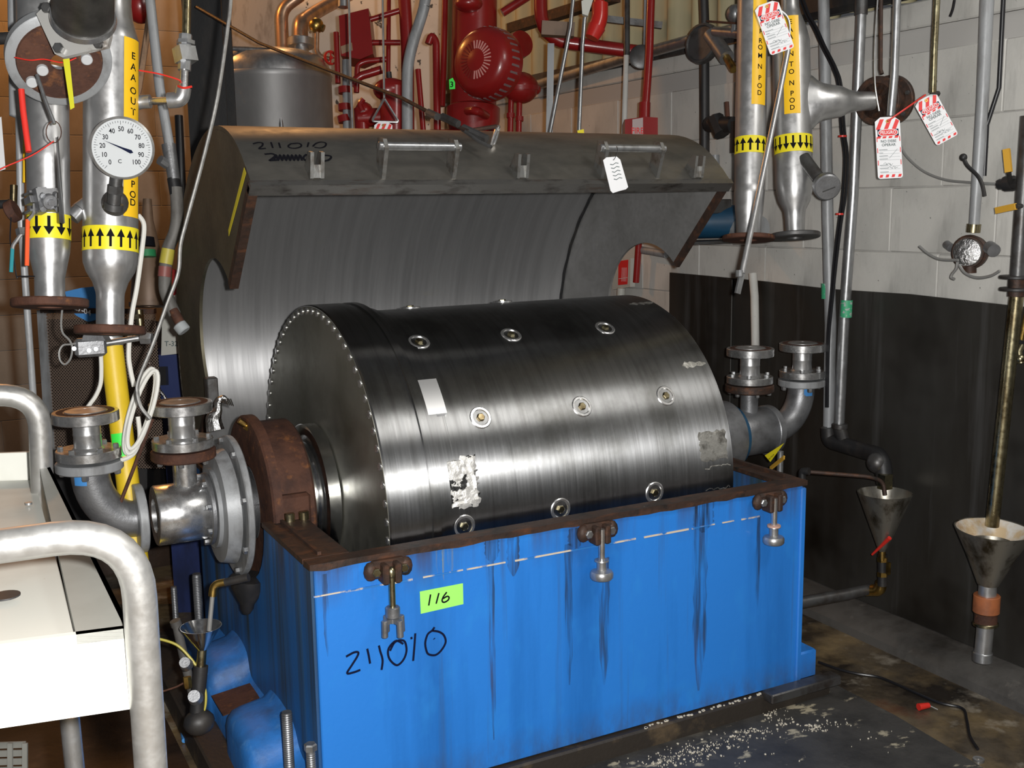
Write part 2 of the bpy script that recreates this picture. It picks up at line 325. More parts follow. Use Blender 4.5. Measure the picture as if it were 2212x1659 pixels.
M['tank'] = mat('tank_steel', (0.40, 0.40, 0.40), 0.5, 0.55, layers=(((0.3, 0.3, 0.3), (5, 5, 2), 0.42, 0.7, 5),), aniso=0.4, tang=(0, 0, 1))
M['scar'] = mat('ground_metal', (0.80, 0.79, 0.76), 0.45, 0.6, layers=(((0.03, 0.03, 0.03), (22, 22, 22), 0.53, 0.56, 5),), bump=1.0, bscale=(60, 60, 60))
M['scargrey'] = mat('ground_grey_patch', (0.55, 0.54, 0.50), 0.4, 0.8, layers=(((0.22, 0.21, 0.19), (25, 25, 25), 0.45, 0.6, 5),), bump=0.6, bscale=(50, 50, 50))
M['weld'] = mat('weld_line', (0.62, 0.52, 0.40), 0.6, layers=(((0.02, 0.17, 0.5), (14, 14, 14), 0.46, 0.54, 4),))

M['tarn_steel'] = mat('stained_funnel_steel', (0.42, 0.40, 0.35), 0.34, 0.9, layers=(((0.10, 0.08, 0.05), (16, 16, 9), 0.48, 0.66, 6), ((0.6, 0.58, 0.54), (8, 8, 3), 0.55, 0.75, 3, None, 0.6)))
M['copper_rust'] = mat('orange_rubber', (0.34, 0.11, 0.04), 0.5, layers=(((0.16, 0.06, 0.03), (12, 12, 12), 0.45, 0.7, 5),))
M['darkhose'] = mat('grey_hose', (0.13, 0.125, 0.115), 0.6, layers=(((0.06, 0.055, 0.05), (20, 20, 9), 0.45, 0.7, 5),))
M['olivetape'] = mat('olive_tape', (0.42, 0.36, 0.05), 0.5)
M['whitecap'] = mat('pale_cap', (0.30, 0.32, 0.33), 0.5)
M['slotpale'] = mat('pale_red_edge', (0.62, 0.30, 0.28), 0.4)
M['darkred'] = mat('dark_red_slot', (0.16, 0.01, 0.01), 0.5)
M['meshbrown'] = mat('brown_mesh', (0.17, 0.12, 0.09), 0.6, 0.2)
M['boltwhite'] = mat('pale_bolt_head', (0.45, 0.46, 0.47), 0.6, spec=0.2)
M['darkpipe'] = mat('dark_scorched_pipe', (0.075, 0.07, 0.062), 0.5, 0.4, layers=(((0.03, 0.028, 0.025), (12, 12, 12), 0.42, 0.7, 6),), bump=0.15)
M['slotdark'] = mat('dark_slot_edge', (0.20, 0.13, 0.13), 0.5)
M['yoke'] = mat('stained_yoke_plate', (0.62, 0.61, 0.58), 0.35, 0.6, layers=(((0.16, 0.09, 0.05), (16, 16, 16), 0.56, 0.70, 5),))
M['rimsteel'] = mat('stained_rim_steel', (0.20, 0.195, 0.185), 0.4, 0.8, layers=(((0.10, 0.045, 0.022), (5, 30, 30), 0.54, 0.70, 6, None, 0.85), ((0.06, 0.05, 0.045), (12, 30, 30), 0.5, 0.7, 5)), bump=0.2)
M['lug'] = mat('dull_lug_steel', (0.27, 0.27, 0.26), 0.42, 0.8, layers=(((0.14, 0.12, 0.10), (30, 30, 30), 0.48, 0.7, 5),), bump=0.15)
M['darkplinth'] = mat('dark_oily_plinth', (0.028, 0.022, 0.017), 0.55, layers=(((0.10, 0.07, 0.04), (7, 7, 7), 0.56, 0.70, 6),), bump=0.4)
M['streak'] = mat('rust_run', (0.030, 0.034, 0.028), 0.6, layers=(((0.09, 0.05, 0.025), (9, 9, 2), 0.5, 0.7, 4),), alpha=0.62)
M['streakpale'] = mat('pale_run', (0.30, 0.36, 0.28), 0.6, alpha=0.45)
for k_ in ('streak', 'streakpale'):
    nt = M[k_].node_tree; N = nt.nodes; tc = N.new('ShaderNodeTexCoord'); mp = N.new('ShaderNodeMapping'); mp.inputs['Scale'].default_value = (95, 95, 5)
    nz = N.new('ShaderNodeTexNoise'); nz.inputs['Scale'].default_value = 1; nz.inputs['Detail'].default_value = 4
    mr = N.new('ShaderNodeMapRange'); mr.inputs[1].default_value = .40; mr.inputs[2].default_value = .66; mr.inputs[4].default_value = .5
    nt.links.new(tc.outputs['Object'], mp.inputs['Vector']); nt.links.new(mp.outputs[0], nz.inputs['Vector']); nt.links.new(nz.outputs[0], mr.inputs[0]); nt.links.new(mr.outputs[0], N['Principled BSDF'].inputs['Alpha'])
M['redfit'] = mat('bright_red_fitting', (0.50, 0.02, 0.014), 0.3, coat=0.3)
# ================================================================== setting
L, W, H, AY, AZ = 1.63, 1.327, 0.68, 0.6625, 0.683
XW, ZF, YB = 2.42, -0.10, 5.5
def setting(o, label): o['label'] = label; o['kind'] = 'structure'; return o
fl = setting(MB().bb((-3.5, -3.5, ZF-0.08), (XW+0.1, YB+0.1, ZF)).build('floor', M['floor']), 'stained wet concrete floor under the machine')
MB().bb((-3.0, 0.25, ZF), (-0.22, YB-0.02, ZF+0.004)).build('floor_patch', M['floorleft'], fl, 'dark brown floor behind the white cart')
wr = setting(MB().bb((XW+0.005, -1.2, ZF), (XW+0.12, YB, 2.17)).build('wall_right', M['mortar']), 'white painted concrete block wall on the right')
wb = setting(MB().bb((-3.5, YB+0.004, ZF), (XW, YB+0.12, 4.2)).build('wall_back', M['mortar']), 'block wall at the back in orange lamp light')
def block_row(parent, proto, axis, fixed, z, j0, lo, hi, step=0.46, ch=0.2385):
    k = math.ceil((lo-j0)/step)-1
    while j0+k*step < hi:
        y = j0+(k+0.5)*step; k += 1
        c = proto[random.randrange(len(proto))].copy() if proto else None
        COL.objects.link(c); c.parent = parent
        p = V((fixed, y, z+ch/2)) if axis == 'y' else V((y, fixed, z+ch/2))
        c.location = p - parent.location
def block_proto(axis, mm, n=3):
    P = []
    for i in range(n):
        b = MB(); s = (0.03, 0.457, 0.2355) if axis == 'y' else (0.457, 0.03, 0.2355); d = random.uniform(-.0015, .0015)
        if axis == 'y': b.bbox((-s[0]/2+d, -s[1]/2, -s[2]/2), (s[0]/2, s[1]/2, s[2]/2), 0.003)
        else: b.bbox((-s[0]/2, -s[1]/2+d, -s[2]/2), (s[0]/2, s[1]/2, s[2]/2), 0.003)
        o = b.build('concrete_block', mm); o.location = (0, 0, 0); COL.objects.unlink(o); P.append(o)
    return P
def mesh_centre(P):              # block meshes centred on their own origin
    for o in P:
        zs = [v.co.z for v in o.data.vertices]; s = (max(zs)+min(zs))/2
        for v in o.data.vertices: v.co.z -= s
pr = block_proto('y', M['block']); mesh_centre(pr)
for k in range(-5, 4):
    z = 1.372+k*0.2385; j0 = 0.418 if k % 2 == 0 else 0.19
    if z+0.2385 > 2.17: continue
    if k < 0: block_row(wr, pr, 'y', XW+0.015, z, j0, 1.45, YB-0.25)
    if k == -1: block_row(wr, pr, 'y', XW+0.015, z, j0, -0.9, 1.3)
    if k >= 0: block_row(wr, pr, 'y', XW+0.015, z, j0, -0.9, YB-0.25)
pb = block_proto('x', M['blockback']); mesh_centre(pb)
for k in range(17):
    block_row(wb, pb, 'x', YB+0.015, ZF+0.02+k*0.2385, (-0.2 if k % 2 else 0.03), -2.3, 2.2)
t1 = setting(MB().bbox((XW-0.004, -1.2, 2.172), (XW+0.12, YB, 2.265), 0.006).build('trim_1', M['block']), 'pale concrete ledge along the top of the block wall')
t2 = MB()
t2.bb((XW-0.03, 1.05, 2.268), (XW+0.12, YB, 2.30)); t2.bb((XW-0.035, 1.05, 2.24), (XW-0.028, YB, 2.30))
setting(t2.build('trim_2', M['darksteel']), 'dark steel angle running along the wall ledge')
cor = MB(); n = 0; y = YB
pts = []
while y > -1.3:
    pts.append((XW+0.045+0.028*math.sin(y*2*math.pi/0.19), y)); y -= 0.019
cor.loft([[V((x, y_, 2.28)), V((x, y_, 3.6)), V((x+0.004, y_, 3.6)), V((x+0.004, y_, 2.28))] for x, y_ in pts])
setting(cor.build('trim_3', M['corr']), 'cream corrugated sheeting above the block wall')
setting(MB().bbox((XW-0.05, 0.20, 2.275), (XW+0.02, 1.12, 2.62), 0.02).build('trim_4', M['black']), 'black slab over the wall at the upper right')  # black slab standing in for the dark zone above the ledge
up = MB().bbox((XW-0.006, -1.2, 2.268), (XW+0.015, 0.05, 2.9), 0.004)
setting(up.build('trim_5', M['block']), 'white painted wall above the ledge at the far right')
# kerb at the foot of the right wall
kp = []
for yy in [YB-3.6, 2.6, 1.2, 0.4, -0.5, -1.2]:
    kp.append([V((XW+0.02, yy, ZF)), V((XW-0.175, yy, ZF)), V((XW-0.17, yy, ZF+0.03)), V((XW-0.13, yy, ZF+0.062)), V((XW-0.06, yy, ZF+0.075)), V((XW+0.02, yy, ZF+0.078))])
setting(MB().loft(kp).build('trim_6', M['concrete']), 'rounded concrete kerb at the foot of the right wall')
# dark splash sheet on the block wall
sp = MB(); ytop = [(1.78, 1.229), (1.5, 1.228), (1.1, 1.224), (0.7, 1.215), (0.3, 1.221), (-0.1, 1.212), (-0.5, 1.205), (-1.1, 1.20)]
for yj in (1.30, 0.52, -0.4): pass
vs = [V((XW-0.016, y_, z_)) for y_, z_ in ytop]+[V((XW-0.016, -1.1, ZF+0.08)), V((XW-0.016, 1.78, ZF+0.08))]
sp.prism(vs, (0.012, 0, 0))
splash = solo(sp, 'splash_sheet', M['splash'], 'dark grimy sheet covering the lower half of the block wall', 'wall panel')
MB().bbox((XW-0.024, 1.30, ZF+0.09), (XW-0.0165, 1.345, 1.222), 0.002).build('joint_strip', M['splash'], splash)
# plinth and pad
setting(MB().bbox((-0.20, -0.022, ZF), (L+0.13, W+0.15, -0.004), 0.006).build('trim_7', M['darkplinth']), 'grimy concrete plinth under the blue machine base')
zp = ZF+0.035
a = at(1804, 1478, Z=zp); b_ = at(1060, 1716, Z=zp); c_ = at(2125, 1659, Z=zp); d_ = at(1932, 1544, Z=zp)
far1 = b_+(b_-a)*0.15; e1 = c_+(c_-d_)*0.9; e2 = far1+V((-0.1, -1.0, 0))
pad = setting(MB().prism([V((p.x, p.y, ZF)) for p in (a, d_, c_, e1, e2, far1)], (0, 0, 0.035)).build('trim_8', M['pad']), 'raised black worn floor pad in front of the machine')
dirn = (far1-a).normalized(); nrm = V((-dirn.y, dirn.x, 0)); nrm = nrm if nrm.y > 0 else -nrm
MB().prism([V((p.x, p.y, ZF)) for p in (a+dirn*0.01, far1, far1+nrm*0.032, a+dirn*0.01+nrm*0.032)], (0, 0, 0.04)).build('edge_strip', M['grey'], pad, 'bare grey metal strip along the pad')
ch = MB()
def chip(x, y, z, s):
    k = random.randint(4, 6); a0 = random.random()*6
    ch.prism([V((x+math.cos(a0+6.283*i/k)*s*random.uniform(.5, 1.1), y+math.sin(a0+6.283*i/k)*s*random.uniform(.4, 1), z)) for i in range(k)], (0, 0, 0.003))
for px, py, n_, sx, sy in ((1770, 1568, 30, 26, 5), (1755, 1578, 24, 20, 3), (1800, 1562, 12, 22, 6), (1668, 1542, 36, 16, 7), (1690, 1560, 30, 14, 6), (1640, 1580, 40, 26, 5), (1605, 1592, 50, 34, 6), (1540, 1612, 60, 40, 6), (1490, 1625, 60, 30, 6), (1440, 1645, 70, 34, 7), (1570, 1640, 20, 70, 8), (1855, 1592, 10, 30, 14)):
    for i in range(n_):
        q = at(px+random.gauss(0, sx), py+random.gauss(0, sy), Z=zp)
        chip(q.x, q.y, zp, random.choice((.0011, .0014, .0018, .0025, .0045)))
tag(ch.build('paint_chips', M['chips']), 'cream paint chips scattered on the black floor pad', 'debris', kind='stuff')
ch = MB()
for i in range(34):
    q = at(1420+i*8+random.gauss(0, 4), 1592-i*2.6+random.gauss(0, 4), Z=-0.003); chip(q.x, random.uniform(-.017, -.006), -0.004, random.uniform(.003, .009))
tag(ch.build('flaked_paint', M['chips']), 'white flaked paint along the front of the plinth', 'debris', kind='stuff')

# ================================================================== blue machine base
base = thing('machine_base', (L/2, W/2, 0), 'large blue painted steel base tank with rusty rim and marker number', 'machine base')
MB().bbox((0.006, 0, 0), (L, 0.016, H-0.006), 0.003).build('front_panel', M['blue'], base)
def endwall(x0, x1, r):
    pts = [V((x0, 0.016, 0)), V((x0, 0.016, H-0.006)), V((x0, AY-r, H-0.006))]
    pts += [V((x0, AY-r*math.cos(t), H-0.006-r*math.sin(t))) for t in [math.pi*i/14 for i in range(1, 14)]]
    pts += [V((x0, AY+r, H-0.006)), V((x0, W, H-0.006)), V((x0, W, 0))]
    return MB().prism(pts, (x1-x0, 0, 0))
endwall(0, 0.014, 0.22).build('end_panel', M['blue_dirty'], base, 'streaked blue end panel with rust')
endwall(L-0.014, L, 0.2).build('end_panel', M['blue_dirty'], base)
MB().bb((0.014, W-0.014, 0), (L-0.014, W, H-0.006)).build('back_panel', M['blue_dirty'], base)
MB().bb((0.014, 0.016, 0.02), (L-0.014, W-0.014, 0.035)).build('inner_floor', M['black'], base)
RM = []
def ragged(x0, x1, y0, y1, z0, z1, n=40):
    rg = []
    for i in range(n+1):
        x = x0+(x1-x0)*i/n; j = random.uniform(-.0025, .0025)
        rg.append([V((x, y0+j, z0+random.uniform(-.004, .003))), V((x, y1, z0)), V((x, y1, z1)), V((x, y0+j*.5, z1+random.uniform(-.001, .002)))])
    b = MB().loft(rg); RM.append(b)
ragged(-0.008, L+0.01, -0.010, 0.045, H-0.013, H+0.004)
RM.append(MB().bb((-0.008, W-0.05, H-0.008), (L+0.01, W+0.008, H+0.004)))
for x0, x1, r in ((-0.010, 0.115, 0.235), (L-0.075, L+0.010, 0.21)):
    RM.append(MB().bb((x0, 0.0455, H-0.008), (x1, AY-r, H+0.005))); RM.append(MB().bb((x0, AY+r, H-0.008), (x1, W-0.0505, H+0.005)))
    RM.append(MB().bb((x0+0.045, 0.06, H+0.005), (x0+0.055, AY-r, H+0.014)))
for b in RM: b.build('rim_bar', M['rustdark'], base, 'rusty angle iron rim of the tank')
wl = MB()
x = 0.0
while x < 1.45:
    d = random.uniform(.02, .11); zz = 0.598-0.004*x
    wl.bb((x, -0.0025, zz-random.uniform(.0015, .004)), (x+d, 0.001, zz+.002)); x += d+random.choice((0.0, 0.0, .012, .03))
wl.build('weld_seam', M['weld'], base, 'pale chipped weld line', kind='stuff')
# feet at the left end: lumpy blue casting on the plinth
foot = MB(); prof = []
ctl = [V((1.24, .10, .10)), V((1.0, .105, .10)), V((0.93, .155, .125)), V((0.82, .17, .13)), V((0.73, .15, .13)), V((0.69, .088, .12)), V((0.60, .082, .12)), V((0.51, .09, .12)), V((0.47, .13, .135)), V((0.36, .142, .14)), V((0.24, .125, .14)), V((0.18, .065, .13)), V((0.10, .055, .13)), V((0.02, .055, .13))]
for q in spline(ctl, 4):
    yy, zt, xo = q
    prof.append([V((0.006, yy, -0.004)), V((-xo, yy, -0.004)), V((-xo, yy, zt-0.05)), V((-xo+.006, yy, zt-0.026)), V((-xo+0.02, yy, zt-.008)), V((-xo+0.045, yy, zt)), V((-.02, yy, zt+0.012)), V((0.006, yy, zt+0.035))])
foot.loft(prof).build('foot_casting', M['blue_foot'], base, 'lumpy blue foot casting with rust patch', sharp=80)
MB().prism([V((-0.13, 0.52, 0.086)), V((-0.01, 0.52, 0.1)), V((-0.01, 0.67, 0.1)), V((-0.13, 0.67, 0.086))], (0, 0, 0.003)).build('rust_patch', M['rust'], base)
MB().bbox((L, 0.0, 0), (L+0.085, W, 0.095), 0.006).build('foot', M['blue'], base)
MB().bbox((L-0.01, -0.006, 0), (L+0.012, 0.03, H-0.02), 0.004).build('corner_post', M['blue'], base)
def threaded(p0, h, r, name, par, head=None):
    b = MB(); n = int(h/0.006); pr_ = []
    for i in range(n): pr_ += [(i*0.006, r), (i*0.006+0.003, r*0.9)]
    pr_.append((h, r*0.9)); b.lathe(p0, (0, 0, 1), pr_, 12)
    o = b.build(name, M['cast'], par)
    if head: MB().hexb(V(p0)+V((0, 0, h)), (0, 0, 1), head, head*1.1).build('nut', M['galv'], o)
    return o
ps = at(608, 1600, Z=0.03); threaded((-0.055, 0.10, 0.05), 0.21, 0.0145, 'anchor_stud', base)
threaded((-0.025, 0.0, 0.0), 0.19, 0.013, 'anchor_stud', base, 0.017)
threaded((-0.055, 1.16, 0.1), 0.22, 0.016, 'anchor_stud', base)
threaded((-0.12, 1.24, 0.1), 0.16, 0.011, 'anchor_stud', base)
# clamps along the front
def clamp(px, py, kind):
    c = at(px, py, Y=-0.018); x, z = c.x, c.z
    br = MB(); br.bbox((x-0.05, -0.03, z-0.022), (x+0.05, 0.0, z+0.026), 0.008)
    br.bbox((x-0.026, -0.055, z-0.032), (x-0.008, -0.01, z+0.022), 0.004); br.bbox((x+0.008, -0.055, z-0.032), (x+0.026, -0.01, z+0.022), 0.004)
    br.sph((x-0.048, -0.02, z), (.02, .016, .026), 10, 6); br.sph((x+0.048, -0.02, z), (.02, .016, .026), 10, 6)
    o = br.build('clamp_bracket', M['rustdark'], base, 'rusty clamp bracket bolted under the rim')
    for s in (-1, 1): MB().hexb((x+s*0.038, -0.03, z), (0, -1, 0), 0.0125, 0.012).build('bracket_bolt', M['tarn'] if kind == 0 else M['galv'], o)
    y = -0.042
    if kind == 0:
        sw = MB().cyl((x, y, z+0.0), (x, y, z-0.10), 0.0085).sph((x, y, z-.005), (.013, .012, .018), 10, 6).build('swing_bolt', M['tarn'], base)
        kb = MB().cyl((x, y, z-0.095), (x, y, z-0.125), 0.019, bev=.003); kb.cyl((x, y, z-0.122), (x, y, z-0.138), 0.012)
        for k in range(4):
            a_ = k*math.pi/2+0.3; dx, dy = math.cos(a_)*.027, math.sin(a_)*.027
            kb.cyl((x+dx, y+dy, z-0.126), (x+dx*1.05, y+dy*1.05, z-0.172), 0.0085, bev=.002); kb.bar((x, y, z-.130), (x+dx, y+dy, z-.132), .014, .012)
        kb.build('prong_knob', M['cast'], sw, 'dark four pronged knob')
    else:
        sw = MB().cyl((x, y, z+0.012), (x, y, z-0.085), 0.0095).build('swing_bolt', M['chrome'], base)
        if kind == 2: MB().cyl((x, y, z-.075), (x, y, z-.080), 0.021).build('washer', mat('pink_washer', (.55, .34, .27), .6), sw)
        kb = MB().lathe((x, y, z-0.078), (0, 0, -1), [(0, .020), (.004, .021), (.008, .014), (.030, .014), (.034, .030), (.040, .0335), (.052, .0335), (.057, .030), (.060, .012), (.064, .006)], 24)
        kb.build('round_knob', M['steel'], sw, 'round steel clamp knob')
clamp(838, 1228, 0); clamp(1290, 1147, 1); clamp(1662, 1080, 2)
def streak(px, y0, y1, w, mm='streak'):
    a_ = at(px, y0, Y=0); c_ = at(px, y1, Y=0); n_ = 14; l_ = []; r_ = []
    ww = w*(a_-CAM).length/F
    for i in range(n_+1):
        f = i/n_; k_ = ww*1.7*random.uniform(.8, 1.1)*(1-max(f-.75, 0)*3.4)
        z_ = a_.z+(c_.z-a_.z)*f; l_.append(V((a_.x-k_/2, -.0006, z_))); r_.append(V((a_.x+k_/2, -.0006, z_)))
    k_ = MB(); n2 = len(l_); k_.add(l_+r_, [(i, i+1, n2+i+1, n2+i) for i in range(n2-1)])
    k_.build('rust_streak', M[mm], base, 'dark run of rust down the blue panel' if mm == 'streak' else 'pale run down the blue panel')
for q in ((1515, 1078, 1490, 22), (1108, 1150, 1245, 18), (1062, 1160, 1215, 20), (1245, 1140, 1185, 26), (1520, 1078, 1150, 34), (1228, 1175, 1480, 12), (1060, 1215, 1600, 9), (1305, 1205, 1480, 16), (700, 1240, 1420, 7), (1640, 1115, 1330, 7)): streak(*q)
for q in ((944, 1183, 1240, 5), (957, 1183, 1255, 4), (975, 1183, 1238, 5), (968, 1183, 1222, 4)): streak(*q, 'streakpale')
# sticker and marker writing on the front panel
def front(px, py, e=0.0): return at(px, py, Y=-e)
q = [front(*p, .0012) for p in ((907, 1278), (1000, 1260), (1001, 1305), (909, 1326))]
st = MB().prism(q, (0, 0.001, 0)).build('sticker', M['greenst'], base, 'bright green sticker reading 116')
sm = MB()
for s in ([(930, 1284), (926, 1308)], [(948, 1281), (942, 1304)], [(965, 1279), (957, 1290), (955, 1298), (959, 1301), (967, 1297), (970, 1291), (966, 1288), (957, 1293)]):
    sm.stroke([front(*p, .0016) for p in (spline([V((a_, b_, 0)) for a_, b_ in s], 5) and [(v.x, v.y) for v in spline([V((a_, b_, 0)) for a_, b_ in s], 5)])], 0.0042, (0, -1, 0))
sm.build('number', M['ink'], st)
wr_ = MB()
def z4(x, y): return 650+x/4.365, 1100+y/4.365
def stroke_front(mb, pts, w): mb.stroke([front(v.x, v.y, .001) for v in spline([V((*z4(*p), 0)) for p in pts], 5)], w, (0, -1, 0))
for s in ([(425, 1390), (500, 1350), (540, 1350), (530, 1390), (480, 1470), (435, 1545), (490, 1540), (560, 1515)], [(625, 1315), (640, 1385), (652, 1455)], [(735, 1285), (748, 1340), (765, 1395), (770, 1440), (760, 1515)],
          [(965, 1270), (900, 1240), (840, 1290), (820, 1350), (840, 1420), (900, 1470), (950, 1440), (985, 1380), (995, 1310), (970, 1240), (890, 1250), (840, 1335)], [(1040, 1205), (1044, 1225)], [(1078, 1170), (1070, 1290), (1058, 1430)],
          [(1260, 1112), (1235, 1145), (1195, 1180), (1172, 1260), (1185, 1340), (1210, 1370), (1265, 1375), (1310, 1345), (1350, 1290), (1365, 1240), (1345, 1185), (1300, 1155), (1240, 1145)], [(1255, 1218), (1259, 1224)]):
    stroke_front(wr_, s, 0.0058)
wr_.build('marker_number', M['inkblue'], base, 'hand written number 211010 in dark marker')

# ================================================================== rotor drum
RF, RB = 0.59, 0.56
drum = thing('rotor_drum', (0.84, AY, AZ-RF), 'big turned steel rotor drum lying in the blue tank', 'drum')
C0 = (0, AY, AZ)
b = MB().lathe((0.40, AY, AZ), (1, 0, 0), [(0, .3), (0, RB+.010), (.035, RB+.010), (.037, RB+.002), (.060, RB+.002), (.062, RB), (1.02, RB), (1.04, RB-.012), (1.04, .12)], 160, cap=False)
b.build('barrel', M['drum'], drum)
b = MB().lathe((0.242, AY, AZ), (1, 0, 0), [(0, .1), (0, RF-.004), (.004, RF), (.10, RF), (.102, RF-.006), (.125, RF-.006), (.127, RF), (.150, RF), (.152, RF-.012), (.165, RF-.012), (.167, .3)], 160, cap=False)
b.build('end_flange', M['drum'], drum)
MB().lathe((0.2405, AY, AZ), (1, 0, 0), [(0, .02), (0, RF-.005), (.0055, RF-.005), (.0055, .02)], 120, closed=True).build('flange_face', M['drumface'], drum, 'flat stained steel face of the drum')
pb_ = MB().cyl((0.236, AY+RF-.018, AZ), (0.250, AY+RF-.018, AZ), 0.0115, seg=12, bev=.002).build('rim_bolt', M['chrome'], drum)
base_me = pb_.data; NB = 72
for k in range(1, NB):
    c = pb_.copy(); COL.objects.link(c); a_ = 2*math.pi*k/NB
    # rotate about the drum axis: the shared mesh sits at +Y relative to the root
    rel = V((0, RF-.018, 0)); off = V((0.0, 0, AZ-(AZ-RF)))
    c.location = V((0, math.cos(a_)*(RF-.018)-(RF-.018), math.sin(a_)*(RF-.018)))
MB().lathe((0.150, AY, AZ), (1, 0, 0), [(0, .10), (0, .19), (.006, .196), (.022, .196), (.026, .17), (.040, .17), (.044, .215), (.050, .222), (.086, .222), (.092, .21), (.092, .10)], 64, closed=True).build('hub_ring', M['hubchrome'], drum, 'bright hub ring against the drum face')
MB().cyl((-0.03, AY, AZ), (0.26, AY, AZ), 0.11, seg=32).build('shaft', M['cast'], drum)
MB().cyl((1.43, AY, AZ), (1.72, AY, AZ), 0.10, seg=32).build('shaft', M['cast'], drum)
def drumhit(px, py, r=RB):
    d = FW+RT*((px-CX)/F)-UP*((py-CY)/F); oy = CAM.y-AY; oz = CAM.z-AZ
    A = d.y**2+d.z**2; B = oy*d.y+oz*d.z; Cc = oy*oy+oz*oz-r*r; t = (-B-math.sqrt(max(B*B-A*Cc, 0)))/A
    q = CAM+d*t; return q, V((0, q.y-AY, q.z-AZ)).normalized()
for i, (px, py) in enumerate(((905, 738), (1104, 723), (1307, 708), (1038, 902), (1257, 878), (1438, 855), (1003, 1137), (1211, 1100), (1414, 1064), (886, 664), (1085, 651))):
    q, n = drumhit(px, py)
    o = MB().lathe(q-n*.004, n, [(0, .0335), (.0045, .0335), (.0065, .031), (.0065, .025), (.002, .022), (.002, .014)], 28).build('port_plug', M['chrome'], drum)
    MB().hexb(q-n*.004, n, 0.0125, 0.011).build('plug_bolt', M['tarn'], o)
def drumpatch(quad, th, name, mm, label, n=8, rag=0.0):
    pts = [drumhit(*p) for p in quad]; x0 = min(p[0].x for p in pts); x1 = max(p[0].x for p in pts)
    an = [math.atan2(p[1].z, p[1].y) for p in pts]; a0, a1 = min(an), max(an); b = MB(); vs = []; fs = []; m_ = n+1
    for lay in (0, 1):
        for i in range(m_):
            for j in range(m_):
                e = 0
                xx = x0+(x1-x0)*i/n; aa = a0+(a1-a0)*j/n
                if rag and (i in (0, n) or j in (0, n)): xx += random.uniform(-rag, rag); aa += random.uniform(-rag, rag)/RB
                r = RB+(th*(1 if not rag else random.uniform(.3, 1.5)) if lay else -0.004)
                if lay and rag and (i in (0, n) or j in (0, n)): r = RB+0.0008
                vs.append(V((xx, AY+r*math.cos(aa), AZ+r*math.sin(aa))))
    k = m_*m_
    for i in range(n):
        for j in range(n):
            q = (i*m_+j, i*m_+j+1, (i+1)*m_+j+1, (i+1)*m_+j); fs.append(q[::-1]); fs.append(tuple(x+k for x in q))
    ed = [j for j in range(m_)]+[i*m_+n for i in range(1, m_)]+[n*m_+j for j in range(n-1, -1, -1)]+[i*m_ for i in range(n-1, 0, -1)]
    for a_, c_2 in zip(ed, ed[1:]+ed[:1]): fs.append((a_, c_2, c_2+k, a_+k))
    b.add(vs, fs).build(name, mm, drum, label)
drumpatch(((879, 829), (941, 828), (960, 896), (902, 900)), .013, 'balance_plate', mat('plain_plate', (.62, .62, .62), .38, .85), 'plain raised steel plate on the drum', 6)
drumpatch(((919, 1000), (1026, 998), (1030, 1092), (922, 1104)), .005, 'weld_scar', M['scar'], 'rough bright ground patch', 22, .008)
drumpatch(((1510, 935), (1565, 930), (1572, 990), (1515, 995)), .002, 'scraped_patch', M['scargrey'], 'dull scraped patch near the far end', 10, .004)
drumpatch(((1525, 1012), (1572, 1005), (1578, 1050), (1530, 1058)), .003, 'weld_scar', M['scargrey'], 'pale ground patch near the rim', 10, .005)
drumpatch(((967, 1110), (978, 1108), (980, 1165), (965, 1168)), .002, 'scraped_patch', M['scar'], 'thin bright scrape below the patch', 8, .003)

# bearing housings
bh = thing('bearing_housing', (0.09, AY, AZ-.24), 'brown rusted bearing housing with two bolts at the near drum end', 'bearing housing')
MB().lathe((0.018, AY, AZ), (1, 0, 0), [(0, .12), (0, .262), (.006, .268), (.030, .268), (.034, .246), (.128, .246), (.136, .238), (.136, .12)], 72, closed=True).build('housing', M['rust'], bh)
bx = at(632, 1058, Y=AY-.245).x
MB().bbox((bx-.045, AY-.258, AZ-.03), (bx+.05, AY-.20, AZ+.075), .008).build('bolt_boss', M['rust'], bh)
for s in (-.018, .024): MB().cyl((bx+s, AY-.262, AZ-.002), (bx+s, AY-.262, AZ+.026), .0155, bev=.003).build('cap_bolt', M['tarn'], bh)
nb = at(516, 908, Y=AY-.02); MB().tube([nb, nb+V((.035, 0, -.03))], .009).hexb(nb+V((.02, 0, -.017)), (.7, 0, -.6), .014, .014).build('brass_nipple', M['brass'], bh, 'brass grease nipple')
dc = MB().lathe((-0.02, AY-.10, AZ-.20), (-.1, .1, -1), [(0, .055), (.03, .052), (.085, .022), (.10, .020), (.115, .012)], 16); dc.build('drain_boss', M['black'], bh, 'dark oily drain boss under the housing')
bh2 = thing('end_bearing', (1.74, AY, AZ-.13), 'scraped grey bearing sleeve between drum and right hand pipe', 'bearing housing')
MB().lathe((1.655, AY, AZ), (1, 0, 0), [(0, .09), (0, .135), (.10, .135), (.102, .129), (.115, .129), (.117, .135), (.20, .135), (.203, .09)], 48, closed=True).build('sleeve', M['cast'], bh2)
MB().ring((1.86, AY, AZ), (1, 0, 0), .07, .118, .022, 48).build('blue_ring', M['bluemotor'], bh2, 'blue painted ring')
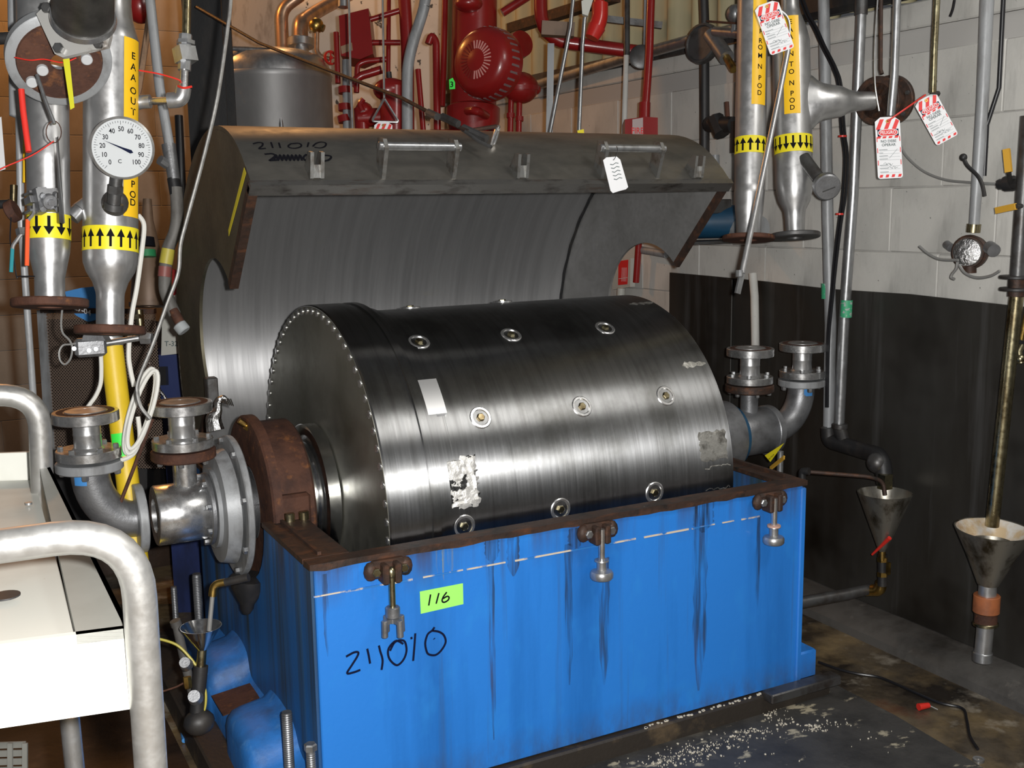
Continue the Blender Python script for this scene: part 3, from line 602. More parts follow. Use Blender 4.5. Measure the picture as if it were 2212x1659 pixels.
# ================================================================== hood, hinged open behind the drum
TH = 0.80; cT, sT = math.cos(TH), math.sin(TH); SK, HB = 0.065, 0.517
def hd(X, a, b): return V((X, W+(a-W)*cT+b*sT, H-(a-W)*sT+b*cT))
def hdir(X, a, b): return V((X, a*cT+b*sT, -a*sT+b*cT))
RW = W/2
def hprof(off, n=44):
    out = [(-off, 0.0)]
    for i in range(n+1):
        t = math.pi*i/n; out.append((RW-(RW+off)*math.cos(t), SK+(HB+off)*math.sin(t)))
    out.append((W+off, 0.0)); return out
hood = thing('hood', (L/2, W, H), 'big brushed steel half round hood standing open behind the drum', 'hood')
pi_, po = hprof(0.0), hprof(0.012)
b = MB(); vs = []; n = len(pi_)
NX = 12
for lay, pr_ in ((0, pi_), (1, po)):
    for k in range(NX+1):
        for a_, b_ in pr_: vs.append(hd(L*k/NX, a_, b_))
fs_in = []; fs_out = []; NL = (NX+1)*n
for k in range(NX):
    for i in range(n-1):
        q = (k*n+i, k*n+i+1, (k+1)*n+i+1, (k+1)*n+i); fs_in.append(q); fs_out.append(tuple(x+NL for x in q[::-1]))
for k in range(NX):
    for e in (0, n-1): fs_in.append((k*n+e, (k+1)*n+e, (k+1)*n+e+NL, k*n+e+NL))
for e in (0, NX):
    for i in range(n-1): fs_in.append((e*n+i, e*n+i+1, e*n+i+1+NL, e*n+i+NL))
b.add(vs, fs_in+fs_out)
sh = b.build('shell', M['hood_in'], hood)
sh.data.materials.append(M['hood_out']); sh.data.materials.append(M['plate_olive'])
cc = hd(0, RW, SK)-hood.location; 
for p in sh.data.polygons:
    c = p.center-(hd(0, RW, SK)-hood.location); c.x = 0
    if abs(p.normal.x) > .9: p.material_index = 2
    elif p.normal.dot(c) > 0: p.material_index = 1
RC = 0.262
for x0, x1, lab in ((0.0, 0.010, 'stained olive steel end plate'), (L-0.010, L, None)):
    pr_ = hprof(-0.0005); pts = [(0.0, 0.0)]+pr_[1:-1]+[(W, 0.0)]
    pts += [(RW+RC*math.cos(t), RC*math.sin(t)) for t in [math.pi*i/20 for i in range(21)]]
    # split into fans so the notched outline stays clean
    b = MB(); n_ = 46
    outer = [hprof(-0.0005, n_)[1:-1][i] for i in range(n_+1)]
    inner = [(RW-RC*math.cos(math.pi*i/n_), RC*math.sin(math.pi*i/n_)) for i in range(n_+1)]
    outer[0] = (0.0005, 0.0); outer[-1] = (W-0.0005, 0.0)
    b.loft([[hd(x0, *o), hd(x1, *o), hd(x1, *i_), hd(x0, *i_)] for o, i_ in zip(outer, inner)])
    b.build('end_plate', M['plate_olive'] if x0 == 0 else M['plate_in'], hood, lab)
# rims
def hbox(x0, x1, a0, a1, b0, b1):
    return MB().loft([[hd(x, a0, b0), hd(x, a1, b0), hd(x, a1, b1), hd(x, a0, b1)] for x in (x0, x1)])
hbox(-0.004, L+0.004, -0.016, 0.022, -0.021, 0.0).build('front_rim', M['rimsteel'], hood, 'rust stained lip along the front edge')
hbox(0.0, L, -0.0135, -0.012, 0.0, 0.058).build('lip_strip', M['hood_out'], hood)
for x in (-0.004, L-0.012):
    hbox(x, x+(0.026 if x < 0 else .014), 0.0, RW-RC-0.002, -0.016, 0.010).build('end_rim', M['rustdark'], hood, 'rusted bar along the end plate')
    hbox(x, x+0.026, RW+RC+0.002, W, -0.012, 0.012).build('end_rim', M['rustdark'], hood)
b = MB()
for i in range(n-1): pass
wx = at(1228, 560, Y=1.35).x
pth = [hd(L-0.014+0.002*math.sin(i*1.7), a_+0.0, b_) for i, (a_, b_) in enumerate(hprof(-0.003, 60)[1:58])]
MB().tube(pth, 0.0065, 6).build('weld_seam', M['black'], hood, 'dark weld bead across the inside')
# outside surface hit
def hoodhit(px, py, off=0.012):
    d = FW+RT*((px-CX)/F)-UP*((py-CY)/F); t = 2.4; prev = None
    while t < 4.6:
        q = CAM+d*t; dy, dz = q.y-W, q.z-H; a_ = W+dy*cT-dz*sT; b_ = dy*sT+dz*cT
        f = ((a_-RW)/(RW+off))**2+((max(b_-SK, 0))/(HB+off))**2-1
        if f < 0: break
        t += 0.0015
    g = V((0, (a_-RW)/(RW+off)**2, max(b_-SK, 0)/(HB+off)**2)); nn = hdir(0, g.y, g.z).normalized()
    return q, nn
hw = MB()
def z5(x, y): return 400+x/4.424, y/4.424
def hstroke(mb, pts, w):
    P_ = []; nn = V((0, 0, 0))
    for v in spline([V((*z5(*p), 0)) for p in pts], 4):
        q, k = hoodhit(v.x, v.y, .0125); P_.append(q); nn += k
    mb.stroke(P_, w, nn)
for s in ([(650, 1375), (700, 1362), (740, 1370), (735, 1395), (705, 1422), (770, 1418)], [(820, 1360), (838, 1415)], [(895, 1365), (910, 1415)],
          [(1010, 1375), (985, 1395), (1000, 1412), (1050, 1418), (1100, 1405), (1110, 1385), (1080, 1370), (1010, 1375)], [(1180, 1362), (1168, 1405)], [(1220, 1400), (1250, 1372), (1300, 1358), (1345, 1370), (1335, 1400), (1290, 1415), (1235, 1408)]):
    hstroke(hw, s, .0048)
hw.build('marker_number', M['ink'], hood, 'hand written 211010 in black marker')
hw = MB()
hstroke(hw, [(760, 1475), (830, 1470), (860, 1490), (820, 1525), (810, 1535), (880, 1530)], .006)
zz = []
for i in range(15): zz.append((850+i*19, 1480 if i % 2 else 1535))
hstroke(hw, zz, .006); hstroke(hw, [(1160, 1475), (1130, 1505), (1150, 1535), (1180, 1500)], .006)
hstroke(hw, [(1330, 1485), (1380, 1490), (1395, 1505), (1370, 1530), (1330, 1540)], .006)
hw.build('scribble', M['ink'], hood, 'black marker scribble crossing out a word')
# yellow label on the left end plate
ql = [at(*p, X=-0.0006) for p in ((527, 362), (531, 374), (494, 510), (493, 497))]
ys = MB().prism(ql, (0.0006, 0, 0)).build('yellow_label', M['band'], hood, 'narrow yellow label on the olive end plate')
# handles
for (xl, xr) in ((823, 990), (1300, 1432)):
    yb = 0.385; A = at(xl, 316 if xl < 1000 else 320, Y=yb); B = at(xr, 317 if xl < 1000 else 321, Y=yb); zc = (A.z+B.z)/2; A.z = B.z = zc
    hb = MB()
    h0 = None
    for x in (A.x+.01, B.x-.01):
        foot_ = hd(x, -0.014, 0.035); k = MB()
        f2 = hd(x, -0.012, 0.006)
        pth = [V((x, foot_.y, foot_.z)), V((x, yb, zc))]
        side = V((0, .030, .006))
        k.loft([[V((x-.006, *(p+o)[1:])) for p, o in ((f2, V((0, 0, 0))), (V((x, yb, zc)), V((0, -.020, -.006))), (V((x, yb, zc)), V((0, -.006, .020))), (V((x, yb, zc)), V((0, .026, .026))), (hd(x, -0.012, 0.062), V((0, 0, 0))))],
                [V((x+.006, *(p+o)[1:])) for p, o in ((f2, V((0, 0, 0))), (V((x, yb, zc)), V((0, -.020, -.006))), (V((x, yb, zc)), V((0, -.006, .020))), (V((x, yb, zc)), V((0, .026, .026))), (hd(x, -0.012, 0.062), V((0, 0, 0))))]])
        o = k.build('handle_bracket', M['lug'], hood)
        if h0 is None: h0 = o
    MB().cyl((A.x-.008, yb, zc), (B.x+.008, yb, zc), .0125, bev=.002).build('handle_bar', M['galv'], hood)
for px in (680, 1122, 1500):
    c = at(px, 385, Y=hd(0, -.014, .02).y); x = c.x; k = MB()
    k.bar(hd(x, -.02, .004), hd(x, -.02, .062), .042, .012, up=(1, 0, 0)) if False else None
    for s in (-1, 1):
        for i in (0,):
            p0 = hd(x+s*.015, -.012, .004); p1 = hd(x+s*.015, -.012, .058); p2 = V((x+s*.015, p0.y-.004, p0.z+.078)); p3 = V((x+s*.015, p0.y-.024, p0.z+.074)); p4 = V((x+s*.015, p0.y-.012, p0.z+.004))
            k.prism([q-V((.005, 0, 0)) for q in (p0, p1, p2, p3, p4)], (.010, 0, 0))
    p0 = hd(x, -.012, .006); k.box(p0+V((0, -.004, .022)), (.036, .012, .036))
    k.build('clamp_lug', M['lug'], hood)
qe, ne = hoodhit(1066, 311)
rg = []
for i in range(20):
    t = 2*math.pi*i/20; rg.append(qe+ne*(.022+.026*math.sin(t))+V((.012*math.cos(t), 0, 0))+UP*.024*math.cos(t))
MB().tube(rg+[rg[0]], .0055, 8).build('lifting_eye', M['chrome'], hood)
kb = at(455, 835, X=-0.02); MB().bbox((-.035, kb.y-.02, kb.z-.06), (0.0, kb.y+.02, kb.z+.03), .003).build('hinge_lug', M['darksteel'], hood)
# hoist cable
hc = thing('hoist_cable', qe+ne*.03, 'dark steel hoist cable running up left from the hood eye', 'cable')
pts = [qe+ne*.046+UP*.012, at(1010, 283, D=3.33), at(950, 255, D=3.40), at(870, 213, D=3.55), at(700, 148, D=3.95), at(560, 93, D=4.35), at(425, 15, D=4.8)]
MB().tube(pts, .0065, 7).build('rope', M['rustdark'], hc)
for x0, y0, x1, y1 in ((1052, 300, 1000, 276), (990, 268, 955, 252), (945, 252, 925, 243)):
    MB().tube([at(x0, y0, D=3.31), at(x1, y1, D=3.35)], .012, 8).build('rope_clip', M['darksteel'], hc)
MB().tube([at(1062, 318, D=3.29), at(1035, 305, D=3.30), at(1005, 284, D=3.33)], .006, 6).build('rope_tail', M['darksteel'], hc)

# metal tag on the right hand handle
mt = thing('metal_tag', at(1330, 410, Y=.36), 'bright stamped aluminium tag hanging from the right hood handle', 'tag')
q = [at(*p, Y=.362) for p in ((1303, 346), (1310, 340), (1332, 338), (1340, 345), (1357, 404), (1352, 409), (1340, 412), (1324, 417), (1319, 412))]
o = MB().prism(q, (0, .0015, 0)).build('tag_plate', M['clear'], mt)
tx = MB(); xd = (at(1342, 380, Y=.36)-at(1318, 385, Y=.36)); yd = at(1318, 350, Y=.36)-at(1330, 400, Y=.36)
for i in range(5): tx.stroke([at(1318+i*2+k_*6, 356+i*8-k_*1.6+(1.6 if k_ % 2 else -1.2), Y=.3612) for k_ in range(4)], .0022, (0, -1, 0), .0003)
tx.build('stamped_marks', M['greyprint'], o, kind='stuff'); MB().tube(spline([at(1332, 316, Y=.365), at(1334, 328, Y=.35), at(1326, 345, Y=.36), at(1320, 340, Y=.37), at(1321, 330, Y=.38)]), .0012, 5).build('tie_wire', M['darksteel'], mt)

# ================================================================== pipework at both ends of the rotor
def bolts(par, c, axis, R, n, r, h, name='flange_bolt', a0=0.3, mm='galv', back=0.0):
    a = V(axis).normalized(); u, w = perp(a); c = V(c)
    for k in range(n):
        t = a0+2*math.pi*k/n; p = c+(u*math.cos(t)+w*math.sin(t))*R
        b = MB().hexb(p, a, r, h)
        if back: b.cyl(p-a*back, p, r*.55, seg=8)
        b.build(name, M[mm], par)
def spool(x, y, label, Z0=.878):
    t = thing('spool_piece', (x, y, Z0), label, 'pipe', 'flanged spool pieces')
    f1 = MB().ring((x, y, Z0), (0, 0, 1), .03, .088, .027, 40, .002).build('flange', M['chrome'], t)
    bolts(f1, (x, y, Z0+.027), (0, 0, 1), .074, 6, .0085, .011, back=0)
    b = MB().lathe((x, y, Z0+.027), (0, 0, 1), [(0, .044), (.006, .038), (.040, .0375), (.043, .0385), (.046, .0375), (.078, .038)], 32)
    b.build('neck', M['steel'], t)
    f2 = MB().ring((x, y, Z0+.105), (0, 0, 1), .028, .090, .030, 40, .002).build('flange', M['chrome'], t)
    MB().ring((x, y, Z0+.135), (0, 0, 1), .030, .056, .0025, 40, .0005).build('raised_face', M['steel'], f2)
    MB().ring((x, y, Z0+.1352), (0, 0, 1), .060, .078, .0006, 40).build('rust_stain', M['rust'], f2)
    MB().cyl((x, y, Z0+.10), (x, y, Z0+.1372), .0305).build('bore', M['steel'], f2)
    return t
XT, XE = -.168, -.429
spool(XT, AY, 'bright flanged spool piece on the left tee, nearest the drum')
spool(XE, AY, 'bright flanged spool piece on the left grey elbow, beside the cart')
spool(1.966, AY, 'flanged spool piece on the right tee, next to the drum end')
spool(2.23, AY, 'flanged spool piece on the right elbow, nearest the dark wall sheet')
def tee(xa, xb, x, sgn, label, polished):
    mm = M['chrome'] if polished else M['cast']
    t = thing('pipe_tee', (x, AY, AZ-.11), label, 'pipe')
    MB().lathe((xa, AY, AZ), (1, 0, 0), [(0, .05), (0, .086), (.004, .089), (xb-xa-.004, .089), (xb-xa, .086), (xb-xa, .05)], 48, closed=True).build('body', mm, t)
    MB().cyl((x, AY, AZ+.07), (x, AY, .845), .034, seg=28).build('branch', mm, t)
    f = MB().ring((x, AY, .844), (0, 0, 1), .03, .093, .030, 40, .004).build('flange', M['rust'] if polished else M['rustdark'], t, 'rusty flange under the spool piece')
    bolts(f, (x, AY, .844), (0, 0, -1), .074, 6, .0085, .012, 'stud_nut')
    return t
t = tee(-.262, -.118, XT, -1, 'polished steel pipe tee on the left end of the rotor', True)
f = MB().ring((-.118, AY, AZ), (1, 0, 0), .05, .108, .016, 48, .003).build('flange', M['cast'], t)
bolts(f, (-.118, AY, AZ), (-1, 0, 0), .098, 8, .009, .012)
sl = thing('seal_housing', (-.06, AY, AZ-.21), 'grey stepped seal housing discs between left tee and brown bearing', 'seal housing')
MB().lathe((-.101, AY, AZ), (1, 0, 0), [(0, .06), (0, .120), (.012, .120), (.014, .165), (.052, .175), (.054, .150), (.06, .150), (.06, .06)], 64, closed=True).build('stepped_disc', M['grey'], sl)
d2 = MB().ring((-.040, AY, AZ), (1, 0, 0), .06, .212, .020, 72, .003).build('outer_disc', M['grey'], sl)
bolts(d2, (-.040, AY, AZ), (-1, 0, 0), .197, 8, .011, .012, 'disc_bolt')
MB().cyl((-.019, AY, AZ), (.02, AY, AZ), .11, seg=32).build('inner_sleeve', M['black'], sl)
def elbow(x0, x1, label, flang=True):
    s = 1 if x1 > x0 else -1
    t = thing('pipe_elbow', (x1, AY, AZ-.1), label, 'pipe')
    pts = [V((x0, AY, AZ)), V((x0+s*.02, AY, AZ))]; r = abs(x1-x0)-.02; r2 = .838-AZ
    for i in range(1, 13):
        a_ = math.pi/2*i/12; pts.append(V((x0+s*(.02+r*math.sin(a_)), AY, AZ+r2*(1-math.cos(a_)))))
    pts.append(V((x1, AY, .845)))
    MB().tube(pts, .053, 28).build('bend', M['cast'] , t)
    f = MB().ring((x1, AY, .844), (0, 0, 1), .03, .092, .026, 40, .003).build('flange', M['grey'], t); bolts(f, (x1, AY, .844), (0, 0, -1), .074, 4, .0105, .016)
    MB().patch(Axis((x1, AY, .79), (x1, AY, .845)), .02, .054, (-.9 if s < 0 else .2), (-.2 if s < 0 else .9), .0532, .0006).build('paint_patch', M['bluesheet'], t, 'flake of blue paint')
    if flang:
        g = MB().ring((x0-.0, AY, AZ), (-s*-1, 0, 0), .05, .101, .026, 44, .003).build('flange', M['grey'], t)
        bolts(g, (x0, AY, AZ), (-1, 0, 0), .085, 8, .0095, .022, back=-.0)
    return t
elbow(-.292, XE, 'grey cast pipe elbow bolted to the left tee beside the cart')
t = tee(1.888, 2.06, 1.966, 1, 'scraped grey pipe tee on the right end of the rotor', False)
MB().ring((2.045, AY, AZ), (1, 0, 0), .05, .098, .03, 40, .003).build('flange', M['cast'], t)
elbow(2.076, 2.23, 'grey pipe elbow rising from the right tee by the dark sheet', False)
# ================================================================== vertical process pipes with labels
def pxprof(ax, D, rows):           # rows (py, half width px) measured along the axis of the pipe at depth D
    out = []
    for py, hw in rows:
        # find t where the axis point projects to this row
        lo, hi = -1.0, ax.L+1.0
        for _ in range(40):
            mid = (lo+hi)/2; q = ax.p0+ax.d*mid; d = q-CAM; y = CY-F*d.dot(UP)/d.dot(FW)
            if y > py: lo = mid
            else: hi = mid
        out.append((mid, m(hw, D)))
    return sorted(out)
def rowt(ax, py): return pxprof(ax, 1, [(py, 1)])[0][0]
def vpipe(t, ax, D, rows, name, mm, label=None, seg=40):
    pr_ = pxprof(ax, D, rows); return MB().lathe(ax.p0, ax.d, pr_, seg).build(name, mm, t, label, sharp=30)
def label_strip(t, ax, r, py0, py1, a0, a1, letters, size, name='label_strip', mm='label', sx=1.0):
    t0, t1 = rowt(ax, py1), rowt(ax, py0)
    o = MB().patch(ax, t0, t1, a0, a1, r+.0004, .0005, 8).build(name, M[mm], t, 'yellow label strip with stacked black letters')
    b = MB(); am = (a0+a1)/2
    for ch_, py in letters: text_cyl(b, ch_, size, ax, rowt(ax, py), am, r+.0014, sx)
    b.build('lettering', M['ink'], o, kind='stuff'); return o
def arrow_band(t, ax, r, py0, py1, n, up, aw, span=2*math.pi, ah=None):
    t0, t1 = rowt(ax, py1), rowt(ax, py0)
    o = MB().patch(ax, t0, t1, -math.pi, math.pi, r+.0006, .0005, 48).build('arrow_band', M['band'], t, 'yellow band with black arrows')
    b = MB(); h = t1-t0; lo, hi = t0+h*.12, t1-h*.12
    for k in range(n):
        a = -math.pi+(k+.5)*2*math.pi/n; w = aw; mid = lo+(hi-lo)*(.55 if up else .45)
        b.patch(ax, lo if up else mid, mid if up else hi, a-w*.30, a+w*.30, r+.0013, .0003, 2)
        tip = hi if up else lo; rr = r+.0013
        for j in range(4):
            f0, f1 = j/4, (j+1)/4; vs = []
            for f in (f0, f1):
                for e in (-1, -.5, 0, .5, 1): vs.append(ax.pt(mid+(tip-mid)*f, a+w*(1-f)*e, rr))
            b.add(vs, [(i, i+1, i+6, i+5) for i in range(4)])
    b.build('arrow_print', M['ink'], o, kind='stuff'); return o
def disc_flange(t, ax, D, py, R, th, mm, name='flange', label=None):
    return MB().ring(ax.p0+ax.d*rowt(ax, py), ax.d, R*.35, R, th, 44, .003).build(name, mm, t, label)

# --- left pipe, EAA OUT N POD
TW = Matrix.Rotation(.38, 3, 'Z') @ Matrix.Rotation(-.25, 3, 'X')
D1 = 2.72; ax = Axis(at(238, 712, D=D1), at(241, -30, D=D1)); r1 = m(57, D1)
t1_ = thing('process_pipe', ax.p0, 'thick steel process pipe lettered EAA OUT N POD with a rusty end flange, left', 'pipe', None)
vpipe(t1_, ax, D1, [(705, 29), (640, 29), (632, 30), (610, 37), (588, 50), (570, 56), (560, 57), (92, 57), (88, 57.5), (70, 52), (40, 44), (10, 41), (-420, 41)], 'pipe', M['steel'])
disc_flange(t1_, ax, D1, 722, m(74, D1), .021, M['rust'], label='rusty loose flange at the pipe end')
label_strip(t1_, ax, r1, 90, 472, .46, 1.30, [('E', 127), ('A', 151), ('A', 174), ('O', 202), ('U', 224), ('T', 247), ('N', 366), ('P', 402), ('O', 424), ('D', 441)], .024, sx=1.25)
arrow_band(t1_, ax, r1, 494, 545, 17, True, .15)
mid = ax.pt(rowt(ax, 218), 1.35, r1*.5); e0 = at(305, 220, D=D1+.03); e1 = at(388, 216, D=D1-.02)
o = MB().tube([ax.pt(rowt(ax, 219), 1.75, r1*.8), e0, at(325, 219, D=D1+.03)], m(15, D1), 16).build('side_stub', M['steel'], t1_)
o = MB().tube([at(322, 219, D=D1+.03), at(368, 217, D=D1-.01)], m(8, D1), 14).build('side_nipple', M['chrome'], t1_)
o = MB().tube(fillet([at(364, 217, D=D1-.02), at(392, 215, D=D1-.02), at(396, 190, D=D1-.02)], .04, 6), m(17, D1), 16).build('side_elbow', M['steel'], t1_)
MB().tube([at(396, 198, D=D1-.02), at(398, 150, D=D1-.02)], m(9, D1), 14).build('riser', M['chrome'], t1_)
k = MB(); k.cyl(at(398, 152, D=D1-.02), at(401, 75, D=D1-.02), m(14, D1), seg=8); k.box(at(400, 118, D=D1-.02), (m(40, D1), m(30, D1), m(32, D1)), TW); k.cyl(at(401, 96, D=D1-.02), at(401, 88, D=D1-.02), m(20, D1), seg=6)
k.build('union_valve', M['galv'], t1_)
MB().tube([at(402, 80, D=D1-.02), at(412, -420, D=D1-.02)], m(9, D1), 14).build('riser', M['tarn'], t1_)
MB().tube(spline([at(300, 152, D=D1-.06), at(345, 160, D=D1-.05), at(385, 172, D=D1-.04), at(390, 178, D=D1-.03)]), .002, 6).build('red_cord', M['redbright'], t1_)
MB().tube(spline([at(385, 186, D=D1-.05), at(398, 190, D=D1-.06), at(414, 187, D=D1-.05)]), .003, 6).build('red_tie', M['redbright'], t1_)
# angled sampling stub on the left
MB().tube([at(192, 440, D=D1-.0), at(170, 456, D=D1-.02)], m(18, D1), 18).build('angled_stub', M['steel'], t1_)
MB().tube([at(172, 454, D=D1-.02), at(155, 470, D=D1-.03)], m(17, D1), 18).build('stub_cap', M['galv'], t1_)
MB().sph(ax.pt(rowt(ax, 447), .15, r1), (m(28, D1), m(18, D1), m(28, D1)), 16, 10).build('weld_boss', M['darksteel'], t1_)

# --- dial thermometer in front of it
Dg = D1-.15; gc = at(264, 320, D=Dg); gn = (CAM-gc+RT*.12+V((0, 0, -.1))).normalized()
th_ = thing('dial_thermometer', at(246, 460, D=Dg), 'round white dial thermometer reading 0 to 100 C in front of the left pipe', 'thermometer')
gx = V((0, 0, 1)).cross(gn).normalized(); gy = gn.cross(gx)
Rg = m(67, Dg)
MB().lathe(gc-gn*.012, gn, [(0, Rg*.9), (.003, Rg), (.012, Rg), (.015, Rg*.93), (.0125, Rg*.92)], 56).build('case', M['alu'], th_)
dl = MB().cyl(gc, gc+gn*.0012, Rg*.92, seg=56).build('dial', M['dialwhite'], th_)
b = MB()
for i, s in enumerate(('0', '10', '20', '30', '40', '50', '60', '70', '80', '90', '100')):
    a_ = R_(228-i*27.6); text_plane(b, s, Rg*.215, gc+gx*math.cos(a_)*Rg*.60+gy*math.sin(a_)*Rg*.60, gx, gy, .85, .0016)
text_plane(b, 'C', Rg*.17, gc-gy*Rg*.42-gx*Rg*.10, gx, gy, 1, .0016)
for i in range(51):
    a_ = R_(228-i*5.52); q = gc+gn*.0016; k = .80 if i % 5 else .74
    d = gx*math.cos(a_)+gy*math.sin(a_); b.stroke([q+d*Rg*k, q+d*Rg*.86], Rg*.012, gn, .0003)
b.build('scale_print', M['ink'], dl, kind='stuff')
na = R_(156); nd = gx*math.cos(na)+gy*math.sin(na); nw = gx*math.sin(na)-gy*math.cos(na); b = MB()
q = gc+gn*.003
b.prism([q+nd*Rg*.62, q+nw*Rg*.03, q-nd*Rg*.28+nw*Rg*.06, q-nd*Rg*.36-nw*Rg*.0, q-nd*Rg*.28-nw*Rg*.06, q-nw*Rg*.03], gn*.0008)
b.build('needle', M['inkblue'], th_)
st_ = MB(); s0 = at(252, 384, D=Dg+.01); s1 = at(246, 440, D=Dg+.03)
st_.cyl(s0, s0+(s1-s0)*.35, m(13, Dg), seg=14); st_.cyl(s0+(s1-s0)*.3, s0+(s1-s0)*.6, m(17, Dg), seg=6); st_.cyl(s0+(s1-s0)*.6, s1, m(14, Dg), seg=14)
st_.cyl(s1, s1+(s1-s0)*.25, m(20, Dg), seg=14)
st_.build('stem_fitting', M['darksteel'], th_)

# --- second left pipe with down arrows
D2 = 2.66; ax = Axis(at(108, 655, D=D2), at(100, 60, D=D2)); r2 = m(43, D2)
t2_ = thing('process_pipe', ax.p0, 'narrower steel process pipe with down arrow band below the big valve, far left', 'pipe')
vpipe(t2_, ax, D2, [(648, 31), (600, 31), (575, 36), (545, 42), (525, 43.5), (350, 44), (345, 45), (335, 44), (150, 44)], 'pipe', M['steel'])
disc_flange(t2_, ax, D2, 664, m(79, D2), .021, M['rust'], label='rusty flange at the pipe end')
arrow_band(t2_, ax, r2*1.02, 466, 519, 11, False, .24)
# ball valve with bracket on that pipe
bv = thing('ball_valve', at(100, 470, D=D2-.1), 'small steel ball valve with a long orange red handle on the far left pipe', 'valve')
k = MB(); 
for x_, y_, w_, h_ in ((86, 417, 20, 18), (74, 433, 30, 14), (86, 452, 18, 18), (64, 418, 12, 5), (66, 457, 14, 5)): k.box(at(x_, y_, D=D2-.11), (m(w_, D2), .03, m(h_, D2)), TW)
k.build('bracket', M['cast'], bv)
k = MB(); c = at(104, 434, D=D2-.12); bvn = ((CAM-c).normalized()+RT*.4-UP*.25).normalized(); k.cyl(c, c+bvn*.02, m(16, D2), seg=20, bev=.002); k.cyl(c, c+bvn*.028, m(7, D2), seg=12)
for a_ in (.8, 2.4, 3.9, 5.5): k.cyl(c+RT*math.cos(a_)*m(21, D2)+UP*math.sin(a_)*m(20, D2), c+RT*math.cos(a_)*m(21, D2)+UP*math.sin(a_)*m(20, D2)+bvn*.02, m(6, D2), seg=8)
k.box(c-bvn*.01, (m(46, D2), .02, m(46, D2)), TW); k.build('body', M['cast'], bv)
MB().tube(fillet([at(74, 440, D=D2-.12), at(74, 462, D=D2-.12), at(60, 475, D=D2-.12), at(59, 500, D=D2-.12)], .03), m(3.5, D2), 8).build('lever', M['steel'], bv)
MB().tube([at(60, 474, D=D2-.12), at(58, 574, D=D2-.12)], m(4.5, D2), 8).build('grip', M['orange'], bv)
tv = thing('pet_cock', at(26, 590, D=D2-.05), 'tiny valve with hanging teal grip and black wire, far left', 'valve')
MB().tube(fillet([at(54, 503, D=D2-.05), at(46, 505, D=D2-.05), at(28, 530, D=D2-.06), at(27, 538, D=D2-.06)], .02), m(4, D2), 8).build('lever', M['steel'], tv)
MB().tube([at(27, 536, D=D2-.06), at(24, 588, D=D2-.06)], m(4, D2), 8).build('grip', M['teal'], tv)
MB().tube(spline([at(24, 470, D=D2-.03), at(22, 520, D=D2-.03), at(30, 560, D=D2-.03), at(36, 598, D=D2-.03), at(42, 597, D=D2-.03), at(75, 597, D=D2-.03)]), m(1.6, D2), 6).build('black_wire', M['blackglossy'], tv)
MB().box(at(46, 500, D=D2-.05), (m(16, D2), .02, m(14, D2)), TW).build('body', M['cast'], tv)
# union on the extreme left with red washer
un = thing('pipe_union', at(20, 470, D=D2), 'rusty pipe union at the left picture edge', 'pipe fitting')
MB().tube([at(-15, 442, D=D2), at(20, 440, D=D2)], m(10, D2), 14).build('nipple', M['black'], un)
MB().cyl(at(18, 460, D=D2), at(36, 452, D=D2), m(24, D2), seg=18, bev=.003).build('union_nut', M['rust'], un)
MB().tube([at(30, 400, D=D2+.05), at(28, 470, D=D2+.05)], m(8, D2), 10).build('pipe', M['tarn'], un)
# grey conduit behind far-left pipe
cp = solo(MB().tube([at(24, -420, D=D2+.15), at(34, 250, D=D2+.15), at(42, 255, D=D2+.15), at(45, 470, D=D2+.15), at(95, 1190, D=D2+.45)], [m(14, D2), m(14, D2), m(9, D2), m(8, D2), m(8, D2)], 14), 'drop_pipe', M['grey'], 'thin grey drop pipe left of the down arrow pipe', 'pipe')
MB().tube([at(56, 300, D=D2+.1), at(55, 395, D=D2+.1)], m(6, D2), 8).build('yellow_sleeve', M['label'], t2_, 'yellow sleeve strip')
# big butterfly valve at the top left
D3 = 2.45; c = at(128, 128, D=D3); fx = (CAM-c).normalized(); fn = (fx*.82-V((0, 0, .50))+RT*.10).normalized()
bf = thing('flanged_valve', c, 'large grey and rusty valve flange with dark round pipe stub at the top left', 'valve')
MB().lathe(c-fn*.02, fn, [(0, .03), (0, m(104, D3)), (.003, m(108, D3)), (.026, m(108, D3)), (.029, m(104, D3)), (.029, .03)], 56, closed=True).build('flange', M['grey'], bf)
MB().lathe(c+fn*.009, fn, [(0, .02), (0, m(88, D3)), (.006, m(86, D3)), (.006, .02)], 48, closed=True).build('inner_ring', M['rust'], bf, 'rusty inner flange face')
u_, w_ = RT-fn*RT.dot(fn), None; u_.normalize(); w_ = fn.cross(u_)
for px, py in ((92, 153), (193, 147), (71, 186)):
    q = at(px, py, D=D3-.02); d = q-c; d = d-fn*d.dot(fn); MB().cyl(c+d+fn*.012, c+d+fn*.026, m(12, D3), seg=18, bev=.002).build('flange_bolt', M['boltwhite'], bf)
pl = [at(*p, D=D3-.125) for p in ((78, 30), (104, 5), (130, -12), (246, -10), (238, 78), (232, 100), (135, 124), (118, 116))]
n_ = (pl[2]-pl[0]).cross(pl[4]-pl[0]).normalized(); n_ = n_ if n_.dot(fx) > 0 else -n_
pp = MB().prism(pl, -n_*.014).build('yoke_plate', M['yoke'], bf)
for px, py in ((102, 18), (128, 105), (214, 95)): q = at(px, py, D=D3-.128); MB().hexb(q, n_, m(11, D3), .010).build('plate_bolt', M['darksteel'], pp)
a_s = at(180, 38, D=D3-.135); d_s = (at(176, -60, D=D3-.25)-a_s).normalized()
MB().lathe(a_s, d_s, [(-.028, m(18, D3)), (-.022, m(40, D3)), (-.010, m(54, D3)), (.01, m(60, D3)), (.60, m(66, D3))], 40).build('pipe_stub', M['darkpipe'], bf)
